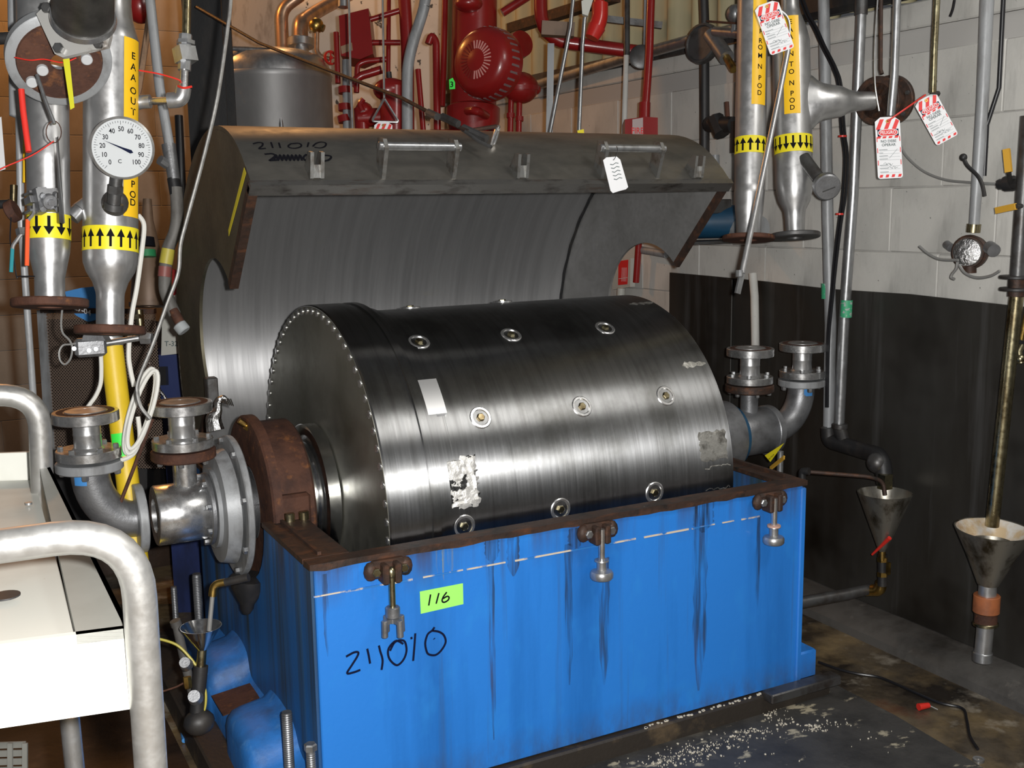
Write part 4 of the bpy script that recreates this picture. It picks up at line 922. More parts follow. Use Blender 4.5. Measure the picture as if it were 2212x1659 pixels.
MB().lathe(a_s-d_s*.004, d_s, [(-.012, m(52, D3)), (0, m(65, D3)), (.012, m(63, D3)), (.012, m(50, D3))], 40, closed=True).build('stub_collar', M['chrome'], bf)
MB().tube([at(90, 60, D=D3+.1), at(80, -420, D=D3+.1)], m(52, D3), 30).build('upper_pipe', M['steel'], bf)
MB().tube([at(-20, 84, D=D3-.03), at(50, 80, D=D3-.03)], m(13, D3), 14).build('actuator_pipe', M['black'], bf)
MB().cyl(at(48, 82, D=D3-.04), at(75, 78, D=D3-.04), m(11, D3), seg=8).build('actuator_fitting', M['galv'], bf)
MB().tube([at(46, 193, D=D3-.06), at(50, 240, D=D3-.06), at(62, 328, D=D3-.07)], m(6.5, D3), 10).build('red_grip', M['redbright'], bf, 'red dipped valve grip')
MB().tube([at(80, 162, D=D3-.08), at(97, 215, D=D3-.09), at(118, 268, D=D3-.09)], m(4, D3), 8).build('steel_lever', M['galv'], bf)
solo(MB().prism([at(*p, D=D3-.13) for p in ((136, 128), (150, 126), (161, 232), (152, 237))], fx*.0015), 'yellow_tag', mat('olive_label', (.50, .48, .02), .45), 'narrow yellow strip tag hanging under the big valve', 'tag')
wt = thing('wire_seal', at(117, 290, D=D3-.06), 'red wire seal and key ring hanging from the valve lever', 'seal')
cc_ = at(116, 285, D=D3-.08); MB().tube([cc_+RT*m(16, D3)*math.cos(i*.42)+UP*m(23, D3)*math.sin(i*.42) for i in range(16)], .0012, 5).build('ring', M['rust'], wt)
MB().tube(spline([at(116, 305, D=D3-.08), at(70, 335, D=D3-.08), at(12, 360, D=D3-.08), at(-10, 372, D=D3-.08)]), .0016, 5).build('cord', M['redbright'], wt)
MB().tube(spline([at(32, 124, D=D3-.09), at(65, 130, D=D3-.1), at(95, 128, D=D3-.1), at(135, 135, D=D3-.1), at(165, 125, D=D3-.1)]), .0014, 5).build('cord', M['redbright'], wt)
et = thing('plate_tag', at(130, 480, D=D3-.02), 'edge-on grey metal tag hanging in front of the far left pipe', 'tag')
MB().prism([at(*p, D=D3-.03) for p in ((121, 298), (126, 294), (140, 478), (137, 484), (128, 480))], fx*.002).build('plate', M['darksteel'], et)
MB().tube([at(121, 297, D=D3-.035), at(129, 390, D=D3-.035), at(139, 482, D=D3-.035)], .0014, 5).build('bright_edge', M['galv'], et)
lt = solo(MB().prism([at(*p, D=D3) for p in ((-30, 268), (3, 252), (12, 365), (-20, 376))], fx*.002), 'paper_tag', mat('grey_card', (.5, .5, .5), .5), 'grey tag cut off by the left picture edge', 'tag')

# ================================================================== right process pipes
D4 = 3.86
ax = Axis(at(1617, 515, D=D4), at(1627, -20, D=D4)); r4 = m(33, D4)
t4 = thing('process_pipe', ax.p0, 'steel process pipe lettered FROM N POD with up arrows, right of the hood', 'pipe')
vpipe(t4, ax, D4, [(508, 26), (475, 27), (455, 30), (420, 32), (412, 32.5), (408, 31.5), (400, 32), (330, 33), (215, 33), (-420, 33)], 'pipe', M['steel'])
disc_flange(t4, ax, D4, 519, m(56, D4), .016, M['rust'], label='rusty end flange')
label_strip(t4, ax, r4, -20, 233, .02, 1.05, [('F', 78), ('R', 98), ('O', 112), ('M', 130), ('N', 153), ('P', 177), ('O', 194), ('D', 209)], .024)
arrow_band(t4, ax, r4, 299, 335, 13, True, .22)
ax = Axis(at(1718, 508, D=D4), at(1706, -20, D=D4)); r5 = m(40, D4)
t5 = thing('process_pipe', ax.p0, 'thicker steel process pipe lettered EAA INTO N POD with down arrows and side branch', 'pipe')
vpipe(t5, ax, D4, [(500, 20), (472, 21), (455, 23), (435, 33), (415, 38), (400, 40), (330, 40), (150, 40), (90, 40), (60, 33), (30, 22), (15, 19), (-420, 19)], 'pipe', M['steel'])
disc_flange(t5, ax, D4, 514, m(53, D4), .017, M['darksteel'], label='dark end flange')
label_strip(t5, ax, r5, 46, 254, -.43, .42, [('E', 60), ('A', 77), ('A', 92), ('I', 112), ('N', 128), ('T', 150), ('O', 166), ('N', 190), ('P', 212), ('O', 227), ('D', 242)], .024)
arrow_band(t5, ax, r5, 296, 334, 17, False, .17)
q0 = at(1714, 222, D=D4); q1 = at(1890, 218, D=D4+.02); bd = (q1-q0).normalized(); bw = bd.cross(UP).normalized(); bu = bw.cross(bd); rg = []
for t_, rv_, rd_ in ((0, 62, 30), (26, 62, 33), (40, 58, 36), (50, 48, 37), (62, 41, 37), (80, 37, 36), (104, 33, 33), (122, 25, 25), (138, 21, 21), (178, 20, 20)):
    rg.append([q0+bd*m(t_, D4)+bu*math.cos(i*math.pi/16)*m(rv_, D4)+bw*math.sin(i*math.pi/16)*m(rd_, D4) for i in range(32)])
MB().loft(rg).build('branch', M['steel'], t5, sharp=60)
g0 = at(1742, 350, D=D4-.06); g1 = at(1768, 385, D=D4-.10)
MB().tube([at(1735, 340, D=D4-.05), g0, g1], m(14, D4), 16).build('gauge_stem', M['darksteel'], t5)
gz = thing('pressure_gauge', at(1786, 430, D=D4-.12), 'round dull grey gauge seen from behind on the INTO pipe', 'gauge')
gc2 = at(1786, 403, D=D4-.12); n2 = ((CAM-gc2).normalized()+RT*.28-UP*.30).normalized(); MB().lathe(gc2-n2*.02, n2, [(0, .0), (0, m(25, D4)), (.004, m(28, D4)), (.03, m(28, D4)), (.034, m(25, D4)), (.034, 0)], 36).build('case', M['cast'], gz)
MB().bar(gc2+n2*.0345-RT*m(14, D4)-UP*m(5, D4), gc2+n2*.0345+RT*m(12, D4)+UP*m(5, D4), .004, .002, up=n2).build('raised_mark', M['darksteel'], gz)
# rusty valve at the end of the branch
rv = thing('gate_valve', at(1935, 262, D=D4), 'rusty dark flanged valve at the end of the INTO pipe branch', 'valve')
b_dir = (at(1960, 215, D=D4+.16)-at(1885, 218, D=D4)).normalized()
c = at(1893, 218, D=D4+.0)
MB().ring(c, b_dir, .02, m(52, D4), .02, 36, .003).build('flange', M['rustdark'], rv); MB().cyl(c, c+b_dir*.10, m(38, D4), seg=28).build('body', M['rustdark'], rv)
MB().ring(c+b_dir*.09, b_dir, .02, m(54, D4), .022, 36, .003).build('flange', M['rustdark'], rv)
bolts(rv, c+b_dir*.112, -b_dir, m(45, D4), 6, .009, .03, 'flange_bolt', mm='darksteel')
MB().tube([at(2010, 203, D=D4), at(2048, 202, D=D4)], m(6, D4), 8).build('lever', M['black'], rv)
def rod(pts, r, name, mm, label, cat='pipe', D=D4, group=None, seg=10):
    return solo(MB().tube([at(x, y, X=d) if isinstance(d, str) else at(x, y, D=d) for x, y, d in pts], r, seg), name, mm, label, cat, group)
XR = XW-.055
def wpipe(pts, hwpx, name, mm, label, X=XR, cat='pipe', group=None, seg=14, fil=0):
    P_ = [at(x, y, X=X) for x, y in pts]
    if pts[0][1] <= -10: P_[0] = P_[0]+(P_[0]-P_[1]).normalized()*.7
    r = [m(hwpx, depth(p)) for p in P_]
    if fil: P_ = fillet(P_, fil); r = r[0]
    return solo(MB().tube(P_, r, seg), name, mm, label, cat, group)
wpipe([(1938, -10), (1932, 160), (1924, 250)], 9, 'hanger_rod', M['galv'], 'bright vertical rod ending at the PELIGRO tag on the rusty valve', X=2.12, cat='rod')
wpipe([(2024, -10), (2018, 110), (2015, 200)], 7.5, 'hanger_rod', M['tarn'], 'thin vertical rod above the right tilted PELIGRO tag', X=2.2, cat='rod')
wpipe([(1903, -10), (1902, 150), (1905, 160)], 4.5, 'sensing_tube', M['rustdark'], 'thin rust brown tube dropping to the rusty valve', X=2.16, cat='tube')
solo(MB().tube(spline([at(1896, -5, X=2.1), at(1890, 90, X=2.1), at(1890, 180, X=2.1), at(1899, 240, X=2.1)]), .003, 6), 'steel_wire', M['galv'], 'thin steel wire curving past the rusty valve', 'wire')

# lockout tags
def lockout(quad, D, label, scrawl=0):
    tl, tr, br, bl = [at(*p, D=D) for p in quad]
    x = ((tr-tl)+(br-bl)); y = ((tl-bl)+(tr-br)); w = x.length/2; h = y.length/2; x.normalize(); y = (y-x*y.dot(x)).normalized(); n = x.cross(y); c = (tl+tr+br+bl)/4
    t = thing('lockout_tag', c-y*h/2, label, 'tag', None)
    def P(u, v, o=0): return c+x*(u-.5)*w+y*(v-.5)*h+n*o
    k = .10; kh = k*w/h
    card = MB().prism([P(*q) for q in ((.22, 1), (.78, 1), (1, .93), (1, kh), (1-k*.3, kh*.3), (1-k, 0), (k, 0), (k*.3, kh*.3), (0, kh), (0, .93))], -n*.0012).build('card', M['white'], t)
    b = MB(); o = .0006
    def quad_(*q, mb=None): (mb or b).prism([P(*k_, o) for k_ in q], n*.0002)
    for u in (.02, .34, .66): quad_((u+.0, .80), (u+.16, .80), (min(u+.34, .97), .965 if u < .6 else .93), (u+.18, .965))
    for u in (.06, .30, .54, .80): quad_((u, .02), (u+.12, .02), (u+.16, .065), (u+.04, .065))
    for v in (.22, .42, .60): quad_((.03, v), (.06, v), (.06, v+.08), (.03, v+.08)); quad_((.94, v), (.97, v), (.97, v+.08), (.94, v+.08))
    for u in (.04, .26, .50, .74): quad_((u, .655), (u+.14, .655), (u+.18, .69), (u+.04, .69))
    b.build('red_print', M['redprint'], card, kind='stuff')
    kk = MB(); quad_((.08, .69), (.92, .69), (.92, .80), (.08, .80), mb=kk); kk.build('black_panel', M['inkblue'], card)
    ov = MB(); ov.prism([P(.5+.40*math.copysign(abs(math.cos(a_))**.6, math.cos(a_)), .745+.058*math.copysign(abs(math.sin(a_))**.8, math.sin(a_)), .0009) for a_ in [i*2*math.pi/28 for i in range(28)]], n*.0002); ov.build('white_oval', M['white'], card)
    ov = MB(); ov.prism([P(.5+.37*math.copysign(abs(math.cos(a_))**.6, math.cos(a_)), .745+.048*math.copysign(abs(math.sin(a_))**.8, math.sin(a_)), .0012) for a_ in [i*2*math.pi/28 for i in range(28)]], n*.0002); ov.build('red_oval', M['redprint'], card)
    tx = MB(); text_plane(tx, 'PELIGRO', w*.19, P(.5, .745), x, y, .85, .0016); tx.build('warning_word', M['white'], card)
    tx = MB(); text_plane(tx, 'NO DEBE', w*.15, P(.5, .605), x, y, 1, .0008); text_plane(tx, 'OPERAR', w*.15, P(.5, .545), x, y, 1, .0008)
    for i, v in enumerate((.47, .42, .37, .32, .22, .17, .11)):
        tx.stroke([P(.10, v, .0006), P(.10+(.34 if i != 1 else .16), v, .0006)], .0014, n, .0002); tx.stroke([P(.12, v-.018, .0006), P(.92, v-.018, .0006)], .0004, n, .0002)
    tx.stroke([P(.50, .33, .0006), P(.84, .475, .0006)], .0009, n, .0002)
    for q in ((.25, .24, .40, .26), (.34, .22, .55, .25), (.5, .25, .62, .21), (.4, .17, .6, .19), (.58, .16, .72, .20), (.7, .19, .82, .17)): tx.stroke([P(q[0], q[1], .0006), P((q[0]+q[2])/2, q[3], .0006), P(q[2], q[1]-.01, .0006)], .001, n, .0002)
    tx.build('black_print', M['greyprint'], card, kind='stuff')
    MB().ring(P(.5, .93, -.0014), n, .002, .0055, .0032, 16).build('eyelet', M['brass'], t)
    return t, P
_, Pf = lockout(((1632, 14), (1688, -4), (1708, 104), (1661, 122)), 3.45, 'PELIGRO lockout tag tied between the two labelled pipes, topmost', 1)
rd = thing('long_rod', at(1592, 632, D=3.40), 'long slanting steel rod hanging in front of the FROM N POD pipe', 'rod')
MB().tube([at(1702, 108, D=3.50), at(1680, 220, D=3.48), at(1603, 590, D=3.40)], m(6.5, 3.45), 10).build('bar', M['steel'], rd)
MB().tube(spline([at(1685, 22, D=3.5), at(1700, 36, D=3.5), at(1706, 60, D=3.5), at(1702, 110, D=3.5)]), .0035, 8).build('loop', M['galv'], rd)
k = MB(); k.bar(at(1604, 585, D=3.4), at(1593, 634, D=3.4), m(13, 3.4), .008, up=(0, 1, 0)); k.cyl(at(1597, 598, D=3.395), at(1597, 584, D=3.395), m(8, 3.4), seg=8); k.build('clevis', M['galv'], rd)
_, Pf = lockout(((1891, 253), (1945, 252), (1949, 383), (1895, 388)), 3.55, 'upright PELIGRO lockout tag hanging under the rusty valve')
MB().tube(spline([Pf(.5, .93, .004), at(1960, 232, D=3.56), at(1999, 205, D=3.6)]), .003, 6).build('red_tie', M['redbright'], _)
_, Pf = lockout(((1979, 218), (2027, 198), (2064, 290), (2018, 321)), 3.62, 'tilted PELIGRO lockout tag, rightmost of the three')
# ================================================================== things on the right wall
wpipe([(1779, -10), (1788, 480), (1794, 700), (1790, 935)], 12.5, 'drain_conduit', M['grey'], 'grey vertical conduit down the wall, left one of the drain pair', X=2.33)
wpipe([(1860, 30), (1843, 420), (1824, 680), (1812, 925)], 11.5, 'drain_conduit', M['galv'], 'bright steel conduit down the wall with green tape, right one of the drain pair', X=2.32)
wpipe([(1861, -40), (1860, 32)], 14, 'conduit_coupling', M['darksteel'], 'dark coupling at the top of the bright steel conduit', X=2.32, cat='coupling')
c = at(1825, 665, X=2.305); a2 = Axis(at(1827, 685, X=2.32), at(1829, 648, X=2.32))
solo(MB().patch(a2, 0, a2.L, -1.6, 1.6, m(12.2, depth(c)), .0006), 'green_tape', M['greentape'], 'scuffed green tape round the bright steel conduit', 'tape')
c = at(1787, 630, X=2.32); a2 = Axis(at(1788, 645, X=2.33), at(1788, 612, X=2.33))
solo(MB().patch(a2, 0, a2.L, -1.6, 1.6, m(13.2, depth(c)), .0006), 'green_tape', M['greentape'], 'green tape round the grey conduit beside the cables', 'tape')
for k, dx in enumerate((0, 7)):
    solo(MB().tube(spline([at(x+dx*f, y, X=2.29) for x, y, f in ((1722, -20, 1), (1740, 30, 1), (1757, 60, 1), (1775, 100, 1), (1800, 150, 1), (1811, 190, 1), (1817, 280, 1), (1824, 340, 1), (1820, 420, 1), (1812, 480, .8), (1802, 560, .8), (1795, 640, .6), (1788, 720, .5), (1786, 800, .4), (1785, 880, .4))]), .0055, 7), 'black_cable', M['blackglossy'],
         'black cable tied down the wall beside the grey conduit, %s of two' % ('left' if k == 0 else 'right'), 'cable')
for y, x in ((294, 1820), (462, 1814)):
    q = at(x, y, X=2.285); solo(MB().ring(q-V((0, 0, .004)), (0, 0, 1), .010, .016, .007, 14), 'cable_tie', M['redbright'], 'red tie round the black cables, %s one' % ('upper' if y < 400 else 'lower'), 'cable tie')
# black elbows and drain trough
dp = thing('drain_pipe', at(1850, 970, X=2.30), 'black bent drain pipe joining the conduits above the dirty funnel', 'pipe')
MB().tube(fillet([at(1790, 925, X=2.30), at(1791, 952, X=2.30), at(1868, 975, X=2.30), at(1905, 985, X=2.26), at(1912, 1045, X=2.26)], .05), m(19, 3.9), 18).build('pipe', M['black'], dp)
for x_, y_ in ((1790, 928), (1814, 920)): MB().ring(at(x_, y_+6, X=2.31), (0, 0, 1), .01, m(19, 3.95), .02, 20, .003).build('collar', M['darksteel'], dp)
MB().tube([at(1814, 925, X=2.31), at(1824, 960, X=2.30)], m(16, 3.95), 14).build('branch', M['black'], dp)
c = at(1895, 1000, X=2.25); MB().sph(c, m(24, 3.9), 18, 10).build('elbow', M['darksteel'], dp)
fn_ = thing('drain_funnel', at(1905, 1195, X=2.24), 'dirty pale cone funnel under the black drain pipe', 'funnel')
tp = at(1903, 1062, X=2.24); bt = at(1906, 1190, X=2.24); hh = (tp-bt).length
MB().lathe(bt, (0, 0, 1), [(0, m(7, 3.85)), (0, m(9, 3.85)), (hh, m(60, 3.85)), (hh, m(57, 3.85))], 36, closed=True).build('cone', M['tarn_steel'], fn_)
MB().cyl(bt, bt-V((0, 0, .035)), m(8, 3.85), seg=14).build('neck', M['brass'], fn_)
k = MB(); c = at(1912, 1040, X=2.24); k.box(c, (.04, .035, .055)); k.build('cup', M['tarn'], fn_, 'yellowed square cup above the cone')
fv = thing('drain_valve', at(1905, 1262, X=2.25), 'brass drain valve with red lever under the dirty funnel', 'valve')
k = MB(); k.cyl(at(1906, 1197, X=2.25), at(1906, 1265, X=2.25), m(11, 3.85), seg=12); k.build('body', M['black'], fv)
for y_ in (1204, 1236): MB().cyl(at(1906, y_, X=2.245), at(1906, y_+9, X=2.245), m(12, 3.85), seg=6).build('brass_nut', M['brass'], fv)
MB().box(at(1919, 1228, X=2.24), (.012, .012, .045)).build('brass_tab', M['brass'], fv)
MB().tube([at(1884, 1198, X=2.22), at(1922, 1162, X=2.22)], [m(2.5, 3.8), m(5, 3.8)], 8).build('red_lever', M['redbright'], fv)
wpipe([(1904, 1258), (1900, 1275), (1872, 1275)], 13, 'drain_elbow', M['brass'], 'dirty brass elbow at the bottom of the drain valve', X=2.26, cat='pipe fitting', fil=.03)
q0 = at(1880, 1272, X=2.26); q1 = V((1.75, q0.y+.12, q0.z-.035))
solo(MB().tube([q0, q0+V((-.10, .02, -.01)), q1], [.020, .022, .024], 14), 'floor_pipe', M['darksteel'], 'dark pipe running from the drain valve behind the blue tank', 'pipe')
solo(MB().tube(fillet([at(1730, 1018, X=1.95), at(1880, 1030, X=2.15), at(1908, 1040, X=2.2), at(1912, 1070, X=2.2)], .06), .0075, 10), 'drain_tube', M['rustdark'], 'thin brown tube from the tank corner into the dirty funnel', 'tube')
solo(MB().tube(fillet([at(1733, 1040, X=1.95), at(1733, 1018, X=1.95), at(1748, 1018, X=1.96)], .01), .014, 10), 'tube_elbow', M['black'], 'black elbow at the right corner of the tank', 'pipe fitting')
# tall right pipe, valves, funnel
XP = 2.24
tp_ = thing('tank_drain_pipe', at(2140, 1135, X=XP), 'tall tarnished pipe with two yellow handled valves at the right edge', 'pipe')
MB().tube([at(2196, 640, X=XP), at(2143, 1136, X=XP)], m(14.5, 3.6), 18).build('lower_pipe', M['tarn'], tp_)
MB().tube([at(2222, 250, X=XP), at(2198, 600, X=XP)], m(15, 3.6), 18).build('upper_pipe', M['darksteel'], tp_)
for y_ in (598, 624): MB().ring(at(2196, y_+4, X=XP), (0, 0, 1), .01, m(34, 3.6), .010, 28, .002).build('flange', M['black'], tp_)
MB().cyl(at(2197, 600, X=XP), at(2195, 640, X=XP), m(17, 3.6), seg=18).build('spool', M['rustdark'], tp_)
for (hx0, hy0, hx1, hy1, bx_, by_) in ((2174, 322, 2179, 372, 2182, 393), (2152, 455, 2194, 446, 2206, 445)):
    k = MB().bar(at(hx0, hy0, X=XP-.05), at(hx1, hy1, X=XP-.05), m(13, 3.6), .012, up=(1, .3, 0)); k.build('yellow_grip', mat('mustard_grip', (.55, .30, .03), .5), tp_)
    MB().tube([at(hx1, hy1, X=XP-.05), at(bx_, by_, X=XP-.02)], m(5, 3.6), 8).build('lever', M['black'], tp_)
k = MB(); k.cyl(at(2158, 398, X=XP), at(2205, 398, X=XP), m(11, 3.6), seg=8); k.cyl(at(2172, 397, X=XP), at(2190, 396, X=XP), m(16, 3.6), seg=12); k.build('valve_body', M['black'], tp_)
wpipe([(2226, 640), (2206, 735)], 6, 'sample_tube', M['brass'], 'thin brass tube behind the tall pipe at the right edge', X=2.36, cat='tube')
sc_ = thing('sample_cock', at(2205, 790, X=2.34), 'small steel sampling cock cut by the right picture edge', 'valve')
k = MB(); k.tube([at(2212, 738, X=2.35), at(2200, 760, X=2.33), at(2206, 785, X=2.33)], m(8, 3.6), 10); k.sph(at(2204, 775, X=2.33), m(11, 3.6), 10, 8); k.build('body', M['tarn'], sc_)
MB().box(at(2204, 738, X=2.34), (.02, .05, .012)).build('collar', M['black'], sc_)
bf_ = thing('tank_funnel', at(2122, 1425, X=2.20), 'large stained steel funnel standing on the kerb at the right', 'funnel')
XF2 = 2.20; tp = at(2146, 1142, X=XF2); bt = at(2134, 1262, X=XF2); D_ = depth(tp); hh = tp.z-bt.z; ax_c = V((bt.x, bt.y, 0))
tilt = (tp-bt)
MB().lathe(bt, tilt, [(0, m(20, D_)), (0, m(22, D_)), (tilt.length*.55, m(52, D_)), (tilt.length, m(80, D_)), (tilt.length, m(77, D_)), (tilt.length*.55, m(49, D_))], 44, closed=True).build('cone', M['tarn_steel'] if 'tarn_steel' in M else M['steel'], bf_)
MB().lathe(tp-tilt.normalized()*.002, tilt, [(0, m(76, D_)), (-.045, m(50, D_)), (-.047, m(49, D_)), (-.002, m(75, D_))], 44, closed=True).build('liner', mat('rusty_pale_lining', (.55, .42, .26), .5, .2, layers=(((.62, .60, .56), (12, 12, 12), .46, .6, 4), ((.35, .16, .05), (9, 9, 9), .55, .7, 5))), bf_, 'pale rust stained inside of the funnel')
def seg_(y0, y1, hw, name, mm, x0=2131, x1=2126, label=None): 
    return MB().cyl(at(x0, y0, X=XF2), at(x1, y1, X=XF2), m(hw, D_), seg=24, bev=.002).build(name, mm, bf_, label)
seg_(1258, 1292, 19, 'neck', M['steel'], 2134, 2132)
seg_(1285, 1322, 28, 'rubber_sleeve', M['copper_rust'] if 'copper_rust' in M else M['rust'], 2132, 2130, 'orange brown rubber sleeve')
seg_(1318, 1324, 26, 'clamp_ring', M['tarn'], 2130, 2130); seg_(1324, 1346, 24, 'rubber_sleeve', M['rust'], 2130, 2129); seg_(1344, 1351, 27, 'clamp_ring', M['tarn'], 2129, 2129)
seg_(1348, 1412, 18, 'stand_pipe', M['steel'], 2129, 2123); seg_(1408, 1428, 21, 'base_collar', M['galv'], 2123, 2122)
# junction box with wires
jb = thing('junction_box', at(2092, 590, X=2.33), 'round grey junction box with loose wires on a conduit at the right', 'junction box')
MB().tube([at(2152, -420, X=2.36), at(2133, -20, X=2.36), at(2122, 220, X=2.36), at(2104, 490, X=2.36)], [m(15, 3.6), m(15, 3.6), m(13, 3.65), m(11, 3.75)], 16).build('conduit', M['grey'], jb)
MB().cyl(at(2104, 484, X=2.36), at(2102, 502, X=2.36), m(15, 3.7), seg=12).build('hub', M['tarn'], jb)
c = at(2096, 545, X=2.36); n2 = ((CAM-c).normalized()+RT*-.35).normalized()
MB().lathe(c-n2*.03, n2, [(0, m(28, 3.7)), (.01, m(36, 3.7)), (.045, m(38, 3.7)), (.05, m(34, 3.7)), (.06, m(33, 3.7))], 28).build('body', M['rustdark'], jb)
MB().lathe(c+n2*.03, n2, [(0, m(31, 3.7)), (.012, m(29, 3.7)), (.018, m(14, 3.7))], 28).build('cover', M['foil'], jb, 'crumpled silver cover')
for x_, y_, s in ((2137, 534, 14), (2045, 528, 9)): q = at(x_, y_, X=2.35); MB().cyl(q, q+((CAM-q).normalized()+RT*.4-UP*.3)*.04, m(s, 3.7), seg=14).build('side_hub', M['cast'], jb)
MB().cyl(at(2095, 568, X=2.35), at(2095, 590, X=2.35), m(14, 3.7), seg=14).build('side_hub', M['rustdark'], jb)
for P_ in (((2070, 562), (2030, 560), (2005, 548), (1986, 532)), ((2068, 566), (2066, 580), (2057, 592), (2055, 600), (2062, 603)), ((2072, 572), (2085, 590), (2110, 600), (2140, 596), (2160, 585))):
    MB().tube(spline([at(x, y, X=2.29) for x, y in P_]), .005, 8).build('loose_wire', M['wire'], jb)
ws = thing('wall_wiring', at(2090, 395, X=2.38), 'thin grey tube sagging across the blocks behind the junction box conduit', 'tube')
MB().tube(spline([at(x, y, X=2.39) for x, y in ((1945, 315), (1960, 340), (1995, 370), (2040, 388), (2090, 394), (2165, 398))]), .005, 8).build('tube', M['wire'], ws)
solo(MB().tube(spline([at(x, y, X=2.31) for x, y in ((2082, 342), (2090, 358), (2112, 380), (2122, 400), (2127, 424))]), .0065, 8).sph(at(2081, 340, X=2.31), .013, 10, 8), 'hook_lever', M['black'], 'black crank lever hooked across the junction box conduit', 'lever')
wpipe([(2168, -10), (2158, 190), (2132, 270), (2126, 380)], 5, 'black_hose', M['blackglossy'], 'thin black line bending down beside the junction box conduit', X=2.38, cat='tube')
solo(MB().tube(spline([at(2062, 0, X=2.38), at(2058, 20, X=2.38), at(2052, 36, X=2.38)]), .005, 6), 'wire_stub', M['blackglossy'], 'short black wire end hanging at the top right', 'wire')
# behind the hood on the right: gauge valve, blue motor, clamps
wv = thing('sample_valve', at(1560, 290, X=2.2), 'greasy black valve with red grip behind the FROM N POD pipe', 'valve')
k = MB(); k.tube([at(1532, 268, X=2.2), at(1585, 270, X=2.2)], m(19, 4.2), 12); k.cyl(at(1545, 255, X=2.19), at(1560, 290, X=2.19), m(20, 4.2), seg=8); k.tube([at(1545, 268, X=2.2), at(1545, 268, X=2.2)+V((XW-2.2, 0, 0))], .03, 12); k.build('body', M['black'], wv)
MB().tube([at(1570, 220, X=2.18), at(1572, 252, X=2.18)], m(5, 4.2), 8).build('grip', M['rust'], wv)
MB().bar(at(1588, 262, X=2.17), at(1587, 330, X=2.17), .03, .02, up=(1, 0, 0)).build('strap', M['black'], wv)
dg = thing('wall_dial', at(1520, 140, X=2.2), 'dark round dial seen edge-on beside the FROM N POD pipe', 'gauge')
c = at(1520, 95, X=2.2); n2 = (RT*-.75-FW*.66).normalized(); MB().lathe(c-n2*.012, n2, [(0, .0), (0, m(44, 4.3)), (.012, m(47, 4.3)), (.035, m(45, 4.3)), (.038, m(40, 4.3)), (.030, m(38, 4.3)), (.030, 0)], 36).build('case', M['darksteel'], dg)
MB().tube([at(1535, 75, X=2.2), at(1570, 125, X=2.18)], m(18, 4.2), 14).build('stem', M['cast'], dg); MB().tube([at(1568, 122, X=2.18), at(1585, 150, X=2.15)], m(9, 4.2), 10).build('nipple', M['brass'], dg)
iv = thing('isolation_valve', at(1580, 75, X=2.15), 'small grey valve with red handle wheel left of the FROM N POD pipe', 'valve')
k = MB(); k.tube([at(1545, 68, X=2.16), at(1618, 74, X=2.14)], m(12, 4.1), 12); k.sph(at(1590, 30, X=2.14), m(22, 4.1), 10, 8); k.cyl(at(1590, 35, X=2.14), at(1586, 70, X=2.14), m(9, 4.1), seg=8); k.build('body', M['galv'], iv)
MB().bar(at(1530, 46, X=2.13), at(1612, 52, X=2.13), .02, .008).build('red_handle', M['rust'], iv)
wpipe([(1519, -10), (1521, 40), (1522, 335)], 11, 'soot_pipe', M['black'], 'sooty dark vertical pipe on the wall behind the wall dial', X=2.37)
wpipe([(1545, 335), (1546, 380)], 9, 'pipe_stub', M['grey'], 'short grey pipe stub on the wall behind the hood corner', X=2.37)
bm_ = thing('motor', at(1555, 510, X=2.1), 'dark blue electric motor behind the right end of the hood', 'motor')
c0 = at(1500, 480, X=2.05); c1 = at(1600, 478, X=2.22)
MB().lathe(c0, c1-c0, [(0, m(20, 4.2)), (.01, m(38, 4.2)), ((c1-c0).length-.01, m(38, 4.2)), ((c1-c0).length, m(20, 4.2))], 32).build('body', M['bluemotor'], bm_)
MB().bbox(at(1535, 455, X=2.1)+V((-.05, -.04, -.012)), at(1575, 430, X=2.12)+V((.05, .04, -.0)), .004).build('terminal_box', M['darksteel'], bm_)
MB().box(at(1545, 522, X=2.12)+V((.06, 0, 0)), (.46, .16, .012)).build('mount_plate', M['darksteel'], bm_)
wpipe([(1580, 492), (1640, 496)], 30, 'motor_coupling', M['grey'], 'grey rounded coupling guard behind the rusty flange', X=2.2, cat='machine guard')
# items seen through the cutout and right of it
rp = wpipe([(1380, 524), (1374, 610)], 7, 'red_pipe', M['red'], 'short red pipe seen through the hood cutout', X=2.36)
sg = thing('wall_sign', at(1342, 625, X=2.38), 'white box with red printed notice seen through the hood cutout', 'sign')
MB().prism([at(*p, X=2.37) for p in ((1322, 562), (1362, 558), (1361, 620), (1322, 626))], (.03, 0, 0)).build('panel', M['plastic'], sg)
MB().prism([at(*p, X=2.368) for p in ((1336, 564), (1357, 561), (1355, 614), (1335, 616))], (.001, 0, 0)).build('red_notice', M['redprint'], sg)
k = MB()
for i in range(4): k.stroke([at(1344+i*3, 578, X=2.3675), at(1343+i*3, 608, X=2.3675)], .002, (-1, 0, 0))
k.stroke([at(1337, 602, X=2.3675), at(1355, 600, X=2.3675)], .002, (-1, 0, 0)); k.build('print', M['white'], sg)
pvc = wpipe([(1342, 622), (1341, 645)], 9, 'plastic_trap', M['plastic'], 'cream plastic pipe under the notice box in the hood cutout', X=2.37, cat='pipe fitting')
wpipe([(1385, 540), (1415, 545), (1440, 550)], 8, 'wall_clamp', M['grey'], 'grey pipe clamp with dark knob seen through the hood cutout', X=2.38, cat='pipe fitting')
wp_ = wpipe([(1626, 590), (1630, 640), (1632, 760)], 9, 'peeling_pipe', M['block'], 'thin peeling white pipe against the dark sheet', X=2.37)
